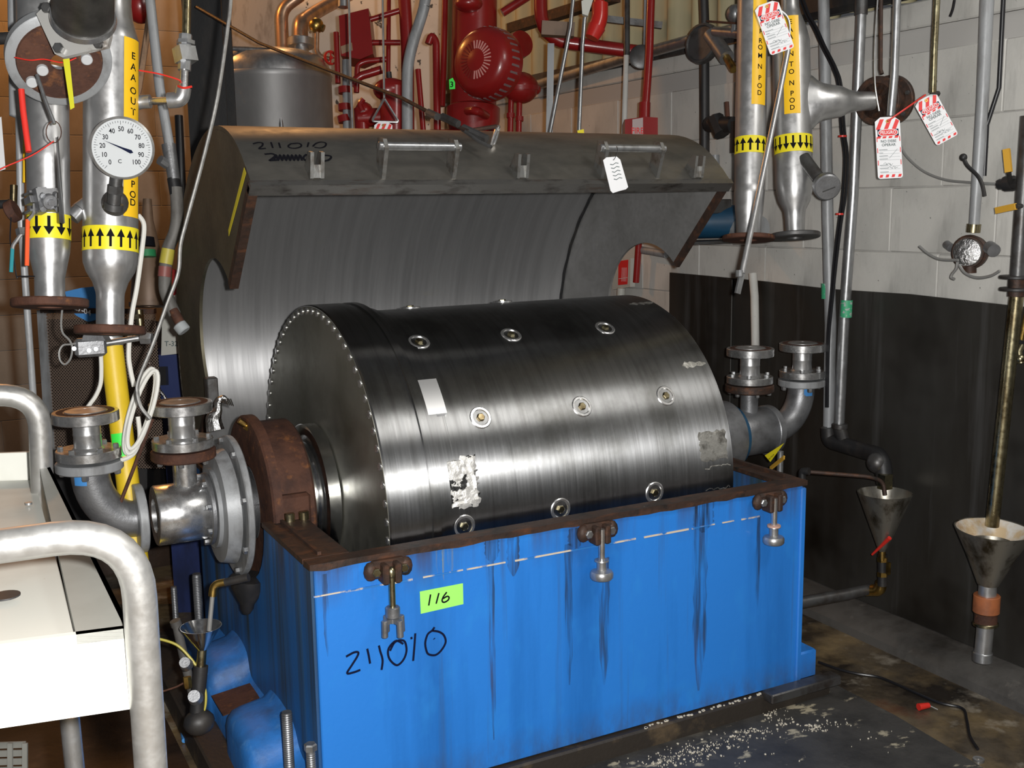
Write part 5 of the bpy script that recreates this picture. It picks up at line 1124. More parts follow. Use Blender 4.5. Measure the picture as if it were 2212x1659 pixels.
# yellow padlock tag and strap by the tank corner
yt = thing('caution_tag', at(1668, 1000, X=1.93), 'yellow triangular caution tag on the right tank corner', 'tag')
o = MB().prism([at(*p, X=1.93) for p in ((1694, 957), (1664, 998), (1652, 984))], (0.002, .002, 0)).build('tag_card', M['band'], yt)
k = MB(); text_plane(k, 'CAUTION', .010, at(1666, 988, X=1.926), at(1680, 975, X=1.926)-at(1664, 990, X=1.926), UP, 1); k.build('lettering', M['ink'], o)
ys_ = thing('lever_valve', at(1680, 1012, X=1.92), 'mustard yellow valve handle lying by the right tank corner', 'valve')
MB().bar(at(1664, 1012, X=1.92), at(1694, 988, X=1.92), .016, .006, up=(.4, -.8, .3)).build('grip', mat('mustard_handle', (.5, .28, .03), .5), ys_)
MB().cyl(at(1686, 975, X=1.94), V((at(1684, 1000, X=1.94).x, at(1684, 1000, X=1.94).y, ZF)), .012, seg=10).build('stem', M['galv'], ys_)
# floor cable and wire nut
def fz(x, y): return at(x, y, Z=ZF+.006)
solo(MB().tube(spline([fz(x, y) for x, y in ((1768, 1430), (1810, 1445), (1850, 1455), (1895, 1462), (1930, 1475), (1975, 1495), (2030, 1518), (2078, 1530), (2088, 1555), (2095, 1590), (2112, 1618))]), .005, 8), 'floor_cable', M['blackglossy'], 'black cable snaking over the wet floor at the right', 'cable')
wn = thing('wire_nut', fz(2000, 1530), 'small red wire connector on the floor at the right', 'connector')
MB().cyl(fz(1984, 1531)+V((0, 0, .006)), fz(2006, 1527)+V((0, 0, .006)), .012, .009, 12).build('cap', M['redbright'], wn); MB().tube([fz(2006, 1527)+V((0, 0, .006)), fz(2026, 1533)], .002, 5).build('wire', M['wire'], wn)
solo(MB().ring(fz(2114, 1640)-V((0, 0, .006)), (0, 0, 1), .010, .017, .008, 16), 'washer', M['galv'], 'steel washer on the floor near the lower right', 'washer')
# dark lift-off cover plate at the tank corner on the floor
solo(MB().bbox(at(1665, 1500, Z=0)+V((-.02, -.03, -.02)), at(1770, 1462, Z=0)+V((.05, .0, .012)), .004), 'floor_strip', M['darksteel'], 'dark metal strip at the foot of the tank right corner', 'metal strip')
# ================================================================== back: tank, red fire valve, pipes
D5 = 6.0
tk = thing('steel_tank', at(605, 420, D=D5), 'upright stainless tank with domed top behind the hood', 'tank')
ax = Axis(at(608, 560, D=D5), at(605, 100, D=D5)); ax = Axis(V((ax.p0.x, ax.p0.y, ZF)), V((ax.p0.x, ax.p0.y, 3)))
z0 = at(605, 183, D=D5).z; rt = m(122, D5)
def azim(p): return V((p.x, p.y, 0))
c = ax.p0.copy(); c.z = 0
MB().lathe(V((c.x, c.y, ZF)), (0, 0, 1), [(0, rt), (z0-ZF, rt), (z0-ZF+.004, rt*1.01), (z0-ZF+.03, rt*1.01), (z0-ZF+.034, rt)], 64).build('shell', M['tank'], tk)
MB().lathe(V((c.x, c.y, z0+.03)), (0, 0, 1), [(0, rt), (.035, rt*.985), (.07, rt*.93), (.10, rt*.82), (.125, rt*.6), (.14, rt*.3), (.145, .01)], 64).build('dome', M['steel'], tk)
MB().tube([at(540, 185, D=D5-.33), at(538, 120, D=D5-.33)], m(4, D5), 8).build('lifting_rod', M['galv'], tk)
MB().tube(fillet([at(610, 300, D=D5-.4), at(600, 190, D=D5-.4), at(597, 108, D=D5-.4), at(475, 104, D=D5-.4)], .06), m(5, D5), 10).build('vent_tube', M['galv'], tk)
nz = MB(); nz.cyl(at(652, 140, D=D5-.1), at(650, 95, D=D5-.1), m(16, D5), seg=20); nz.build('nozzle', M['steel'], tk)
MB().cyl(at(650, 102, D=D5-.1), at(650, 84, D=D5-.1), m(28, D5), seg=28, bev=.004).build('nozzle_flange', M['steel'], tk)
MB().cyl(at(612, 126, D=D5-.2), at(612, 112, D=D5-.2), m(14, D5), seg=20).build('cap', M['brass'], tk)
solo(MB().tube(fillet([at(650, 88, D=D5-.1), at(650, 48, D=D5-.1), at(690, 22, D=D5+.2), at(770, -20, D=D5+.7)], .10), m(15, D5), 20), 'vapour_pipe', M['copper'], 'lagged pipe rising from the tank nozzle, orange in the lamp light', 'pipe')
solo(MB().tube(fillet([at(612, 108, D=D5), at(608, 20, D=D5), at(650, -10, D=D5)], .08), m(13, D5), 20), 'vapour_pipe', M['copper'], 'second lagged pipe bending over the tank, left of the nozzle', 'pipe')
solo(MB().tube(fillet([at(685, 48, D=D5-.2), at(684, 110, D=D5-.2), at(692, 122, D=D5-.2), at(712, 127, D=D5-.2)], .04), m(5, D5), 10), 'copper_tube', M['copper'], 'thin bent copper tube right of the tank nozzle', 'tube')
hwl = thing('wheel_valve', at(714, 140, D=D5-.2), 'small red valve hand wheel right of the tank', 'valve')
c2 = at(714, 125, D=D5-.2); nn = (RT*.6-FW*.8).normalized(); MB().lathe(c2-nn*.005, nn, [(0, m(11, D5)), (0, m(15, D5)), (.012, m(15, D5)), (.012, m(11, D5))], 24, closed=True).cyl(c2-nn*.004, c2+nn*.01, m(4, D5), seg=10).bar(c2-UP*m(13, D5), c2+UP*m(13, D5), .008, .006).bar(c2-RT*m(10, D5), c2+RT*m(10, D5), .008, .006).build('wheel', M['redbright'], hwl)
k = MB(); k.sph(at(683, 55, D=D5-.2), m(16, D5), 10, 8); k.cyl(at(683, 55, D=D5-.2), at(700, 62, D=D5-.2), m(8, D5), seg=8); solo(k, 'tank_valve', M['brass'], 'brassy valve body on the copper tube above the tank', 'valve')
# grey board and peeling wall panel behind
pn = at(480, 130, D=6.9); pe = at(610, -60, D=6.9)
solo(MB().prism([at(*p, D=6.9) for p in ((470, -60), (620, -60), (612, 60), (600, 110), (470, 110))], FW*.02), 'grey_board', M['grey'], 'grey speckled board on the back wall above the tank', 'board')
setting(MB().prism([at(*p, D=7.2) for p in ((610, -60), (960, -60), (960, 420), (610, 420))], FW*.03).build('trim_9', M['peel']), 'white peeling wall with black spots behind the red fire pipes')
# dark steel column
c0 = at(441, 100, D=5.2); hx = m(42, 5.2)
sc = thing('steel_column', V((c0.x, c0.y, ZF)), 'black steel column standing left of the tank', 'column')
dx = V((RT.x, RT.y, 0)).normalized(); dy = V((-dx.y, dx.x, 0))
def hplate(u0, u1, v0, v1): 
    o_ = V((c0.x, c0.y, ZF)); return MB().prism([o_+dx*u0+dy*v0, o_+dx*u1+dy*v0, o_+dx*u1+dy*v1, o_+dx*u0+dy*v1], (0, 0, 4.0))
hplate(-hx, hx, -.01, .005).build('flange_plate', M['black'], sc); hplate(-hx, hx, .16, .175).build('flange_plate', M['black'], sc); hplate(-.008, .008, .005, .16).build('web', M['black'], sc)
wj = at(-0, 0, D=5)
solo(MB().tube([at(386, 250, D=4.9), at(402, 600, D=4.9), at(420, 1010, D=5.3)], m(9, 4.9), 12), 'black_pipe', M['blackglossy'], 'glossy black pipe sloping beside the steel column', 'pipe')
# grey pipe left: pinkish conduit with fittings and hose
D6 = 3.3
uh = thing('utility_hose', at(392, 725, D=D6), 'old grey utility hose with taped joints hanging from a pipe, left of the hood', 'hose')
MB().tube([at(282, -420, D=D6), at(322, -20, D=D6), at(345, 190, D=D6), at(366, 315, D=D6)], m(10.5, D6), 14).build('drop_pipe', M['grey'], uh)
k = MB(); k.cyl(at(364, 312, D=D6), at(376, 388, D=D6), m(15, D6), m(13, D6), 14); k.cyl(at(360, 355, D=D6-.01), at(345, 345, D=D6-.03), m(11, D6), seg=8); k.build('strainer', M['cast'], uh)
MB().tube([at(374, 385, D=D6), at(380, 420, D=D6)], m(13, D6), 14).build('coupling', M['black'], uh)
MB().tube(spline([at(x, y, D=D6) for x, y in ((380, 405), (383, 460), (378, 500), (362, 540), (358, 575), (356, 620), (365, 650), (378, 680))]), m(13.5, D6), 14).build('hose', M['darkhose'] if 'darkhose' in M else M['grey'], uh)
MB().tube([at(364, 538, D=D6-.005), at(358, 570, D=D6-.005)], m(14.5, D6), 14).build('yellow_tape', M['olivetape'] if 'olivetape' in M else M['band'], uh)
MB().tube([at(357, 576, D=D6-.005), at(355, 598, D=D6-.005)], m(14, D6), 14).build('red_tape', mat('pinkred_tape', (.22, .07, .06), .5), uh)
MB().tube([at(374, 670, D=D6-.005), at(390, 700, D=D6-.01)], m(11, D6), 14).build('clamp_sleeve', M['rust'], uh)
MB().cyl(at(386, 700, D=D6-.01), at(399, 716, D=D6-.01), m(15, D6), m(15, D6), 16, .003).build('end_cap', M['whitecap'] if 'whitecap' in M else M['grey'], uh)
solo(MB().tube([at(280, 270, D=3.9), at(300, 190, D=3.9), at(330, -10, D=3.9)], m(7, 3.9), 8), 'orange_brace', M['copper'], 'sloping brace in orange light behind the label pipe', 'brace')
rb_ = solo(MB().sph(at(302, 10, D=4.2), (m(32, 4.2), m(32, 4.2), m(40, 4.2)), 18, 12), 'red_float', M['red'], 'red rounded housing half hidden at the top left', 'housing')
# cables on the left
solo(MB().tube(spline([at(x, y, D=2.85) for x, y in ((530, -420), (500, -20), (492, 60), (470, 210), (440, 340), (405, 470), (390, 530), (385, 590), (360, 660), (330, 745), (300, 820), (297, 850), (305, 880), (325, 905))]), .0052, 8), 'signal_cable', M['alu'], 'long pale cable hanging in front of the hood left end', 'cable')
D7 = 3.1
wc = thing('white_cable', at(300, 985, D=D7), 'white cable with a tied coil hanging beside the yellow post', 'cable')
MB().tube(spline([at(x, y, D=D7) for x, y in ((299, 465), (311, 485), (308, 530), (296, 620), (285, 680), (278, 760), (282, 800), (290, 835))]), m(5.2, D7), 8).build('drop', M['whiteplastic'], wc)
for k, (ox, oy, s, d) in enumerate(((0, 0, 1.0, 0), (7, 4, .96, .01), (13, -3, .92, .02))):
    P_ = [at(302+ox*.5+22*s*math.cos(t)+(math.sin(t)*-26), 888+oy+92*s*math.sin(t), D=D7-d) for t in [i*2*math.pi/36 for i in range(37)]]
    MB().tube([q for q in P_], m(4.6, D7), 8).build('coil_turn', M['whiteplastic'], wc)
MB().tube(spline([at(x, y, D=D7) for x, y in ((298, 900), (302, 945), (292, 975), (278, 988), (262, 994))]), m(5, D7), 8).build('tail', M['whiteplastic'], wc)
# grounding clamp with its wires
gcl = thing('grounding_clamp', at(196, 765, D=2.95), 'cast grey grounding clamp block with looped wire behind the rusty flange', 'clamp')
k = MB(); k.bbox(at(164, 774, D=2.9), at(226, 726, D=2.96), .008); k.prism([at(*p, D=2.9) for p in ((176, 736), (184, 712), (214, 714), (228, 736))], FW*.05); k.build('block', M['cast'], gcl)
for x_, y_ in ((192, 757), (207, 754), (160, 753)): q = at(x_, y_, D=2.88); MB().cyl(q, q+(CAM-q).normalized()*.01, m(5, 2.9), seg=10).build('screw', M['cast'], gcl)
MB().tube(spline([at(x, y, D=2.9) for x, y in ((135, 662), (132, 700), (136, 720), (150, 735), (156, 752), (152, 775), (140, 787), (130, 778), (128, 760), (136, 746), (150, 744), (164, 742))]), .0028, 6).build('wire_loop', M['wire'], gcl)
MB().tube(spline([at(x, y, D=3.15) for x, y in ((218, 768), (219, 800), (217, 830), (207, 855), (195, 872), (185, 886))]), m(5, 2.9), 8).build('white_lead', M['whiteplastic'], gcl)
MB().tube([at(226, 742, D=2.98), at(300, 730, D=3.0)], m(7, 2.9), 10).build('bar', M['galv'], gcl)
MB().hexb(at(305, 730, D=3.0), RT, m(14, 3.0), .03).build('bar_nut', M['galv'], gcl)
# yellow post
p0 = at(280, 1075, D=3.2); p1 = at(240, 742, D=3.2)
yp = thing('yellow_post', at(279, 1080, D=3.2), 'chipped yellow pipe post behind the left flanges', 'post')
MB().tube([V((p0+(p0-p1)*.9)), p1], m(24, 3.2), 24).build('pipe', M['yellow'], yp)
MB().tube([at(240, 748, D=3.2), at(238, 728, D=3.2)], m(26, 3.2), 24).build('collar', M['steel'], yp)
MB().patch(Axis(at(268, 985, D=3.2), at(262, 935, D=3.2)), 0, .068, -1.0, .1, m(24.6, 3.2), .0006).build('green_tape', M['greenneon'], yp, 'bright green tape on the post')
solo(MB().tube([at(258, 1092, D=3.12), at(330, 905, D=3.14)], m(4, 3.0), 8), 'brass_rod', M['rust'], 'thin brown rod leaning across the yellow post', 'rod')
# mesh guard
Dm = 4.2
mg = thing('mesh_guard', at(160, 1010, D=Dm), 'brown expanded metal guard panel behind the yellow post', 'guard')
tl, tr, br, bl = at(90, 670, D=Dm), at(335, 672, D=Dm), at(335, 1010, D=Dm), at(112, 1010, D=Dm)
MB().bar(tl, bl, .03, .02, up=(1, 1, 0)).build('frame_bar', M['grey'], mg)
MB().bar(tl, tr, .03, .02).build('frame_bar', M['rustdark'], mg)
k = MB(); NX_, NY_ = 40, 50
for i in range(-NY_, NX_):
    for sgn in (1, -1):
        # diagonal strands
        a0 = max(0, i); u0 = a0/NX_; v0 = (a0-i)/NY_; k_ = min(NX_-a0, NY_-(a0-i))
        if k_ <= 0: continue
        u1 = (a0+k_)/NX_; v1 = (a0-i+k_)/NY_
        f = (lambda u, v: tl+(tr-tl)*u+(bl-tl)*v) if sgn == 1 else (lambda u, v: tl+(tr-tl)*(1-u)+(bl-tl)*v)
        k.bar(f(u0, v0), f(u1, v1), .0026, .002, up=FW)
k.build('wire_mesh', M['meshbrown'] if 'meshbrown' in M else M['rust'], mg, kind='stuff')
solo(MB().prism([at(*p, D=Dm+.25) for p in ((95, 690), (318, 690), (318, 1190), (112, 1190))], FW*.3), 'cooler_core', M['black'], 'dark cooler body behind the expanded metal guard', 'cooler')
# blue bag, brown vessel, white pail, cabinet
solo(MB().prism([at(*p, D=4.19) for p in ((140, 630), (175, 622), (210, 618), (212, 690), (190, 695), (165, 682), (150, 668))], FW*.05), 'blue_bag', M['bluesheet'], 'blue plastic bag marked 27-04 behind the left pipes', 'bag')
k = MB(); text_plane(k, '2-27-04', .030, at(172, 668, D=4.185), at(192, 675, D=4.185)-at(160, 663, D=4.185), UP, 1.0); solo(k, 'bag_date', M['white'], 'white hand written date on the blue bag', 'writing')
bvs = thing('brown_vessel', at(322, 680, D=4.0), 'brown conical vessel with green arrow band behind the white cable', 'vessel')
bt = at(322, 655, D=4.0); tp = at(318, 430, D=4.0); Lb = (tp-bt).length
MB().lathe(bt, tp-bt, [(0, m(36, 4)), (Lb*.05, m(38, 4)), (Lb*.3, m(34, 4)), (Lb*.55, m(24, 4)), (Lb*.8, m(12, 4)), (Lb, m(9, 4))], 32).build('cone', M['brown'], bvs)
MB().ring(bt-V((0, 0, .012)), tp-bt, .02, m(42, 4), .014, 32).build('rim', M['brown'], bvs)
MB().cyl(at(318, 555, D=3.93), at(317, 540, D=3.93), m(19, 4), m(18, 4), 24).build('green_band', mat('green_band', (.02, .22, .08), .5), bvs); MB().cyl(at(317, 532, D=3.95), at(317, 512, D=3.95), m(18, 4), m(15, 4), 24).build('dark_band', M['ink'], bvs)
k = MB(); k.cyl(at(300, 670, D=4.0), at(305, 725, D=4.0), m(9, 4), seg=10); k.cyl(at(298, 680, D=4.0), at(300, 690, D=4.0), m(12, 4), seg=6); solo(k, 'brass_nipple', M['tarn'], 'tarnished nipple under the brown vessel', 'pipe fitting')
pb0 = at(372, 768, D=4.4)
pl_ = thing('white_container', pb0, 'tall off-white container lettered T-32 on the navy cabinet', 'container')
MB().prism([at(*p, D=4.4) for p in ((348, 768), (403, 762), (398, 625), (352, 625))], FW*.12).build('body', M['plastic'], pl_)
MB().prism([at(*p, D=4.395) for p in ((372, 640), (398, 625), (398, 600), (372, 580))], FW*.1).build('red_lid', M['red'], pl_)
k = MB(); text_plane(k, 'T-32', .028, at(370, 743, D=4.396), RT, UP, 1.0); k.build('lettering', M['greyprint'], pl_)
cb = thing('navy_cabinet', at(378, 1060, D=4.4), 'dark navy blue cabinet behind the left flanges', 'cabinet')
cbx = MB(); f_ = at(378, 900, D=3.92); zt = at(378, 766, D=4.4).z
cbx.prism([V((q.x, q.y, zt)) for q in (at(342, 766, D=4.4), at(420, 762, D=4.4), at(420, 762, D=4.8), at(342, 766, D=4.8))], (0, 0, -(zt-ZF))); cbx.build('body', M['navy'], cb)
MB().bar(at(352, 792, D=4.39), at(354, 832, D=4.39), .03, .03, up=FW).build('handle_recess', M['blackglossy'], cb)
solo(MB().tube(spline([at(x, y, D=4.385) for x, y in ((318, 760), (325, 790), (332, 815), (340, 835), (362, 868), (372, 905))]), .006, 8), 'chain_lead', M['foil'], 'thin silvery lead hanging in front of the navy cabinet', 'cable')
# foil wrapped lead by the hood hinge
fo = thing('foil_wrap', at(470, 925, D=3.25), 'crumpled foil wrapped cable end sticking up by the brown bearing', 'cable')
MB().tube(spline([at(x, y, D=3.28) for x, y in ((466, 930), (462, 905), (470, 885), (472, 868), (482, 860), (492, 866))]), [m(w, 3.2) for w in [20, 20, 19, 19, 18, 18, 18, 17, 16, 15, 13, 12, 11, 10, 9, 9, 9, 9, 8, 8, 8, 8, 7, 7, 7, 7, 6, 5, 5, 4, 4]], 9).build('wrap', M['foil'], fo)
for i in range(6): MB().tube([at(478+i*4, 862, D=3.27), at(484+i*4, 872+i, D=3.25)], .002, 5).build('strand', M['foil'], fo)
# --- red fire protection
D8 = 5.3
def D8a(x, y, d=0.0): return at(x, y, D=D8+d)
fv = thing('alarm_valve', V((*D8a(1025, 300)[:2], ZF)), 'thick red fire sprinkler riser with alarm valve body behind the hood', 'fire valve')
a0 = D8a(1020, 400); a1 = D8a(1026, -40)
MB().lathe(a0, a1-a0, [(t*(a1-a0).length/440, m(h, D8)) for t, h in ((-420, 50), (100, 50), (140, 58), (165, 58), (170, 50), (440, 48))], 36).build('riser', M['red'], fv)
k = MB(); k.sph(D8a(1125, 190, -.1), (m(38, D8), m(38, D8), m(33, D8)), 22, 12); k.ring(D8a(1125, 196, -.1), (0, 0, 1), .05, m(40, D8), .02, 28); k.sph(D8a(1155, 193, -.1), (m(14, D8), m(14, D8), m(12, D8)), 10, 8); k.build('retard_chamber', M['red'], fv)
for x_ in (1104, 1122): MB().tube([D8a(x_, 215, -.1), D8a(x_-2, 300, -.1)], m(6.5, D8), 12).build('drain_leg', M['red'], fv)
for x_, y_ in ((1103, 245), (1122, 252)): MB().cyl(D8a(x_, y_, -.1), D8a(x_, y_+10, -.1), m(9, D8), seg=8).build('leg_union', M['red'], fv)
n3 = (RT*.5-FW*.8).normalized(); c = D8a(1125, 95, .0); MB().lathe(c-n3*.04, n3, [(0, .02), (0, m(28, D8)), (.012, m(30, D8)), (.05, m(28, D8)), (.055, m(20, D8)), (.055, .005)], 28).build('trim_gauge', M['red'], fv)
MB().tube([D8a(1115, 110, .0), D8a(1112, 170, -.05)], m(8, D8), 12).build('gauge_leg', M['red'], fv)
MB().sph(D8a(1012, 8, -.12), (m(30, D8), m(30, D8), m(18, D8)), 16, 10).build('upper_cap', M['red'], fv)
MB().tube(spline([D8a(1050, 250, -.1), D8a(1030, 240, -.2), D8a(1010, 240, -.14)]), m(9, D8), 10).build('handhole', M['red'], fv)
gs = MB().prism([D8a(*p, -.25) for p in ((970, 172), (978, 168), (983, 178), (983, 192), (971, 193))], FW*.004); gs = gs.build('green_tag', M['greenneon'], fv, 'bright green tag numbered 3'); k = MB(); text_plane(k, '3', m(16, D8), D8a(976, 183, -.252), RT, UP); k.build('digit', M['ink'], gs)
bl_ = thing('fire_bell', D8a(1040, 205, -.3), 'round red alarm gong with radial slots on the fire riser', 'bell')
c = D8a(1040, 133, -.26); nb_ = (-RT*.58-FW*.80+V((0, 0, -.03))).normalized()
R1 = m(75, D8)
MB().lathe(c-nb_*.10, nb_, [(0, R1*.9), (.0, R1*.98), (.02, R1), (.06, R1*.985), (.10, R1*.93), (.125, R1*.84), (.137, R1*.72), (.142, R1*.5), (.144, R1*.3), (.150, R1*.18), (.152, .004)], 60).build('gong', M['red'], bl_)
ub = RT-nb_*RT.dot(nb_); ub.normalize(); vb = nb_.cross(ub)
k0 = None
for i in range(30):
    a_ = i*2*math.pi/30; d = ub*math.cos(a_)+vb*math.sin(a_)
    MB().bar(c+nb_*.0445+d*R1*.30, c+nb_*.0435+d*R1*.52, .006, .003, up=nb_).build('slot', M['slotpale'] if 'slotpale' in M and math.cos(a_) > -.2 else M['darkred'] if 'darkred' in M else M['rust'], bl_)
for i in range(32):
    a_ = i*2*math.pi/32; d = ub*math.cos(a_)+vb*math.sin(a_); MB().bar(c-nb_*.080+d*R1*.985, c-nb_*.020+d*R1*.975, .010, .004, up=d).build('side_slot', M['slotdark'], bl_)
def red(pts, hw, label, fil=.05, d=0.0, cat='pipe', mm='red', name='red_pipe', group=None):
    P_ = [D8a(x, y, d if len(q) == 0 else q[0]) for x, y, *q in pts]
    if pts[0][1] <= -10: P_[0] = P_[0]+(P_[0]-P_[1]).normalized()*.8
    return solo(MB().tube(fillet(P_, fil) if len(P_) > 2 else P_, m(hw, D8), 14), name, M[mm], label, cat, group)
red([(872, -30), (880, 95), (882, 330)], 14, 'red vertical pipe left of the bent grey conduit')
red([(840, -30), (838, 230)], 5, 'thin red vertical pipe left of the thick one', d=.1)
red([(800, 42), (880, 18), (884, 60)], 6, 'red pipe from the square red box to the vertical pipe')
red([(802, 92), (865, 92)], 6, 'short red horizontal pipe below the square red box', d=.05)
red([(925, 95), (932, 75), (942, 90), (945, 300)], 8, 'red hooked pipe right of the bent grey conduit')
red([(962, -30), (958, 150), (955, 230)], 7, 'straight red pipe close beside the fire riser', d=.05)
red([(903, 150), (915, 290)], 6, 'slanting red pipe behind the bent grey conduit')
red([(726, 70), (730, 180)], 6, 'thin red bracket pipe at the left of the square red box')
red([(770, 200), (772, 140), (790, 132), (835, 128)], 6, 'small red looped pipe below the square red box')
red([(760, 185), (775, 165), (800, 158), (825, 150)], 9, 'red manifold arm under the loop pipe')
red([(1085, 28), (1160, -20)], 9, 'red pipe slanting up right above the fire bell')
red([(1168, -30), (1168, 85), (1400, 115)], 14, 'long red pipe with elbow running right along the wall', fil=.14, d=-.2)
red([(1407, -30), (1402, 120), (1393, 250)], 8, 'thin red conduit dropping to the red FIRE box', d=-.6)
red([(1393, 222), (1392, 256)], 11, 'red conduit hub on top of the FIRE box', d=-.6, cat='pipe fitting', name='conduit_hub')
sp_ = thing('sprinkler_fitting', D8a(1290, 80, -.5), 'bright red double elbow fitting hanging at the top', 'pipe fitting')
MB().tube([D8a(1294, -30, -.5), D8a(1294, 18, -.5)], m(12, D8-.5), 16).build('pipe', M['redfit'], sp_)
MB().tube(fillet([D8a(1296, 8, -.7), D8a(1296, 40, -.7), D8a(1285, 68, -.7)], .04), m(17, D8-.5), 18).build('elbow', M['redfit'], sp_)
MB().cyl(D8a(1289, 58, -.7), D8a(1278, 82, -.7), m(19, D8-.5), m(15, D8-.5), 16).build('mouth', M['redfit'], sp_)
bx_ = thing('red_box', D8a(770, 130), 'red square alarm box on a grey pole left of the fire riser', 'alarm box')
MB().prism([D8a(*p, -.02) for p in ((732, 34), (796, 18), (806, 116), (778, 128), (736, 120))], FW*.16).build('housing', M['red'], bx_)
MB().prism([D8a(*p, -.025) for p in ((736, 100), (760, 92), (762, 108), (738, 116))], FW*.004).build('worn_label', M['copper'], bx_)
MB().cyl(D8a(742, 16), D8a(742, 2), m(12, D8), seg=14).build('top_knob', M['steel'], bx_)
MB().tube([D8a(748, 130), D8a(752, 420)], m(9, D8), 14).build('pole', M['grey'], bx_)
for y_ in (188, 225, 250): MB().cyl(D8a(744 if y_ < 240 else 742, y_), D8a(745, y_+14), m(14, D8), seg=10).build('red_clamp', M['red'], bx_)
mf = thing('valve_manifold', D8a(810, 330), 'lumpy red valve manifold behind the triangular hanger', 'fire valve')
k = MB(); k.sph(D8a(845, 195, -.05), (m(40, D8), m(30, D8), m(26, D8)), 18, 10); k.cyl(D8a(850, 190, -.05), D8a(850, 330, -.05), m(28, D8), seg=20); k.cyl(D8a(775, 255), D8a(880, 250), m(20, D8), seg=16); k.cyl(D8a(780, 235), D8a(785, 330), m(16, D8), seg=14); k.sph(D8a(786, 240), m(20, D8), 12, 8); k.build('body', M['red'], mf)
MB().tube(spline([D8a(784, 240, -.08), D8a(778, 225, -.08), D8a(785, 214, -.08)]), m(6, D8), 8).build('petcock', M['red'], mf)
MB().tube([D8a(840, 156, -.02), D8a(845, 200, -.02)], m(6, D8), 8).build('stem', M['darksteel'], mf)
MB().cyl(D8a(1070, 272, -.1), D8a(1070, 300, -.1), m(8, D8), seg=8).build('plug', M['red'], mf)
MB().cyl(D8a(930, 292, -.1), D8a(1020, 292, -.1), m(12, D8), seg=14).build('header', M['red'], mf)
# FIRE box
fb = thing('fire_call_box', at(1390, 300, D=4.7), 'red box lettered FIRE on the block wall', 'alarm box')
def F4(x, y, d=0): return at(x, y, D=4.62+d)
MB().prism([F4(*p) for p in ((1350, 258), (1393, 252), (1421, 254), (1421, 300), (1393, 340), (1350, 340))], FW*.1).build('box', M['red'], fb)
o = MB().prism([F4(*p, -.004) for p in ((1366, 258), (1389, 254), (1389, 335), (1366, 335))], FW*.003).build('plate', mat('pink_grey_plate', (.45, .36, .35), .5), fb)
k = MB(); text_plane(k, 'FIRE', .036, F4(1377, 283, -.006), RT, UP, .8); k.build('lettering', M['redprint'], o)
# grey bent conduit, hanger rods, poles
solo(MB().tube(spline([at(x, y, D=4.75) for x, y in ((1010, -420), (925, -30), (915, 20), (893, 90), (882, 140), (880, 190), (880, 300))]), m(12, 4.75), 18), 'bent_conduit', M['grey'], 'thick grey conduit with a gentle bend in front of the red pipes', 'pipe')
solo(MB().tube([at(x, y, D=4.3) for x, y in ((753, -20), (757, 150), (762, 285))], m(2.5, 4.3), 6), 'hanger_wire', M['steel'], 'thin straight wire in front of the red box', 'wire')
hg = thing('hanger_triangle', at(833, 265, D=4.3), 'triangular wire hanger holding a striped tag above the hood', 'hanger')
MB().tube([at(826, -20, D=4.3), at(830, 212, D=4.3)], m(2.5, 4.3), 6).build('wire', M['steel'], hg)
MB().tube(fillet([at(830, 213, D=4.3), at(803, 262, D=4.3), at(862, 264, D=4.3), at(831, 214, D=4.3)], .012), m(2.6, 4.3), 6).build('triangle', M['galv'], hg)
lt_, Pf = lockout(((808, 264), (847, 264), (848, 360), (809, 360)), 4.28, 'striped lockout tag half hidden behind the top edge of the hood')
for pts, hw, nm, mm, lab, d in ((((1240, -20), (1232, 60), (1185, 300)), 4.5, 'hanger_rod', 'galv', 'bright rod above the hood beside the grey channel', 4.4), (((1263, 38), (1258, 100), (1250, 300)), 4.5, 'hanger_rod', 'galv', 'bright rod above the hood with yellow flag', 4.35),
                         (((1354, -20), (1354, 120)), 7, 'wall_pole', 'darksteel', 'dark upper part of the pole left of the FIRE box', 4.9), (((1353, 118), (1347, 320)), 6, 'wall_pole', 'block', 'white lower part of the pole left of the FIRE box', 4.9), (((1396, -20), (1394, 100)), 5, 'wall_pole', 'grey', 'short grey pole beside the red conduit', 5.0)):
    P_ = [at(x, y, D=d) for x, y in pts]; solo(MB().tube(P_, m(hw, d), 10), nm, M[mm], lab, 'rod' if 'rod' in nm else 'pipe')
solo(MB().bar(at(1190, 95, D=4.6), at(1186, 310, D=4.6), .028, .02, up=FW), 'strut_channel', M['grey'], 'grey strut channel behind the bright rod', 'channel')
solo(MB().prism([at(*p, D=4.33) for p in ((1247, 282), (1261, 279), (1263, 300), (1250, 300))], FW*.002), 'yellow_flag', M['band'], 'small yellow flag tag at the foot of a bright rod', 'tag')
solo(MB().prism([at(*p, D=4.34) for p in ((1256, 2), (1284, -10), (1270, 34), (1258, 30))], FW*.02), 'paper_scrap', M['plastic'], 'cream paper scrap stuck at the top of a bright rod', 'tag')
rc = at(1385, 125, D=4.85); n4 = -FW
rd_ = thing('round_cover', at(1388, 155, D=4.85), 'round grey cover behind the red conduit on the wall ledge', 'cover'); MB().lathe(rc, n4, [(0, m(26, 4.85)), (.02, m(26, 4.85)), (.026, m(20, 4.85)), (.026, .003)], 28).build('disc', M['darksteel'], rd_)
solo(MB().tube([at(1140, 190, X=XW-.06), at(1345, 128, X=XW-.06), at(1490, 88, X=XW-.06), at(1690, 40, X=XW-.06)], .028, 12), 'ledge_conduit', M['galv'], 'grey conduit running along the ledge under the corrugated sheet', 'pipe')
solo(MB().bar(at(1105, 62, D=5.9), at(1330, -8, D=5.2), .06, .05), 'roof_angle', M['rustdark'], 'rusty steel angle slanting above the long red pipe', 'beam')
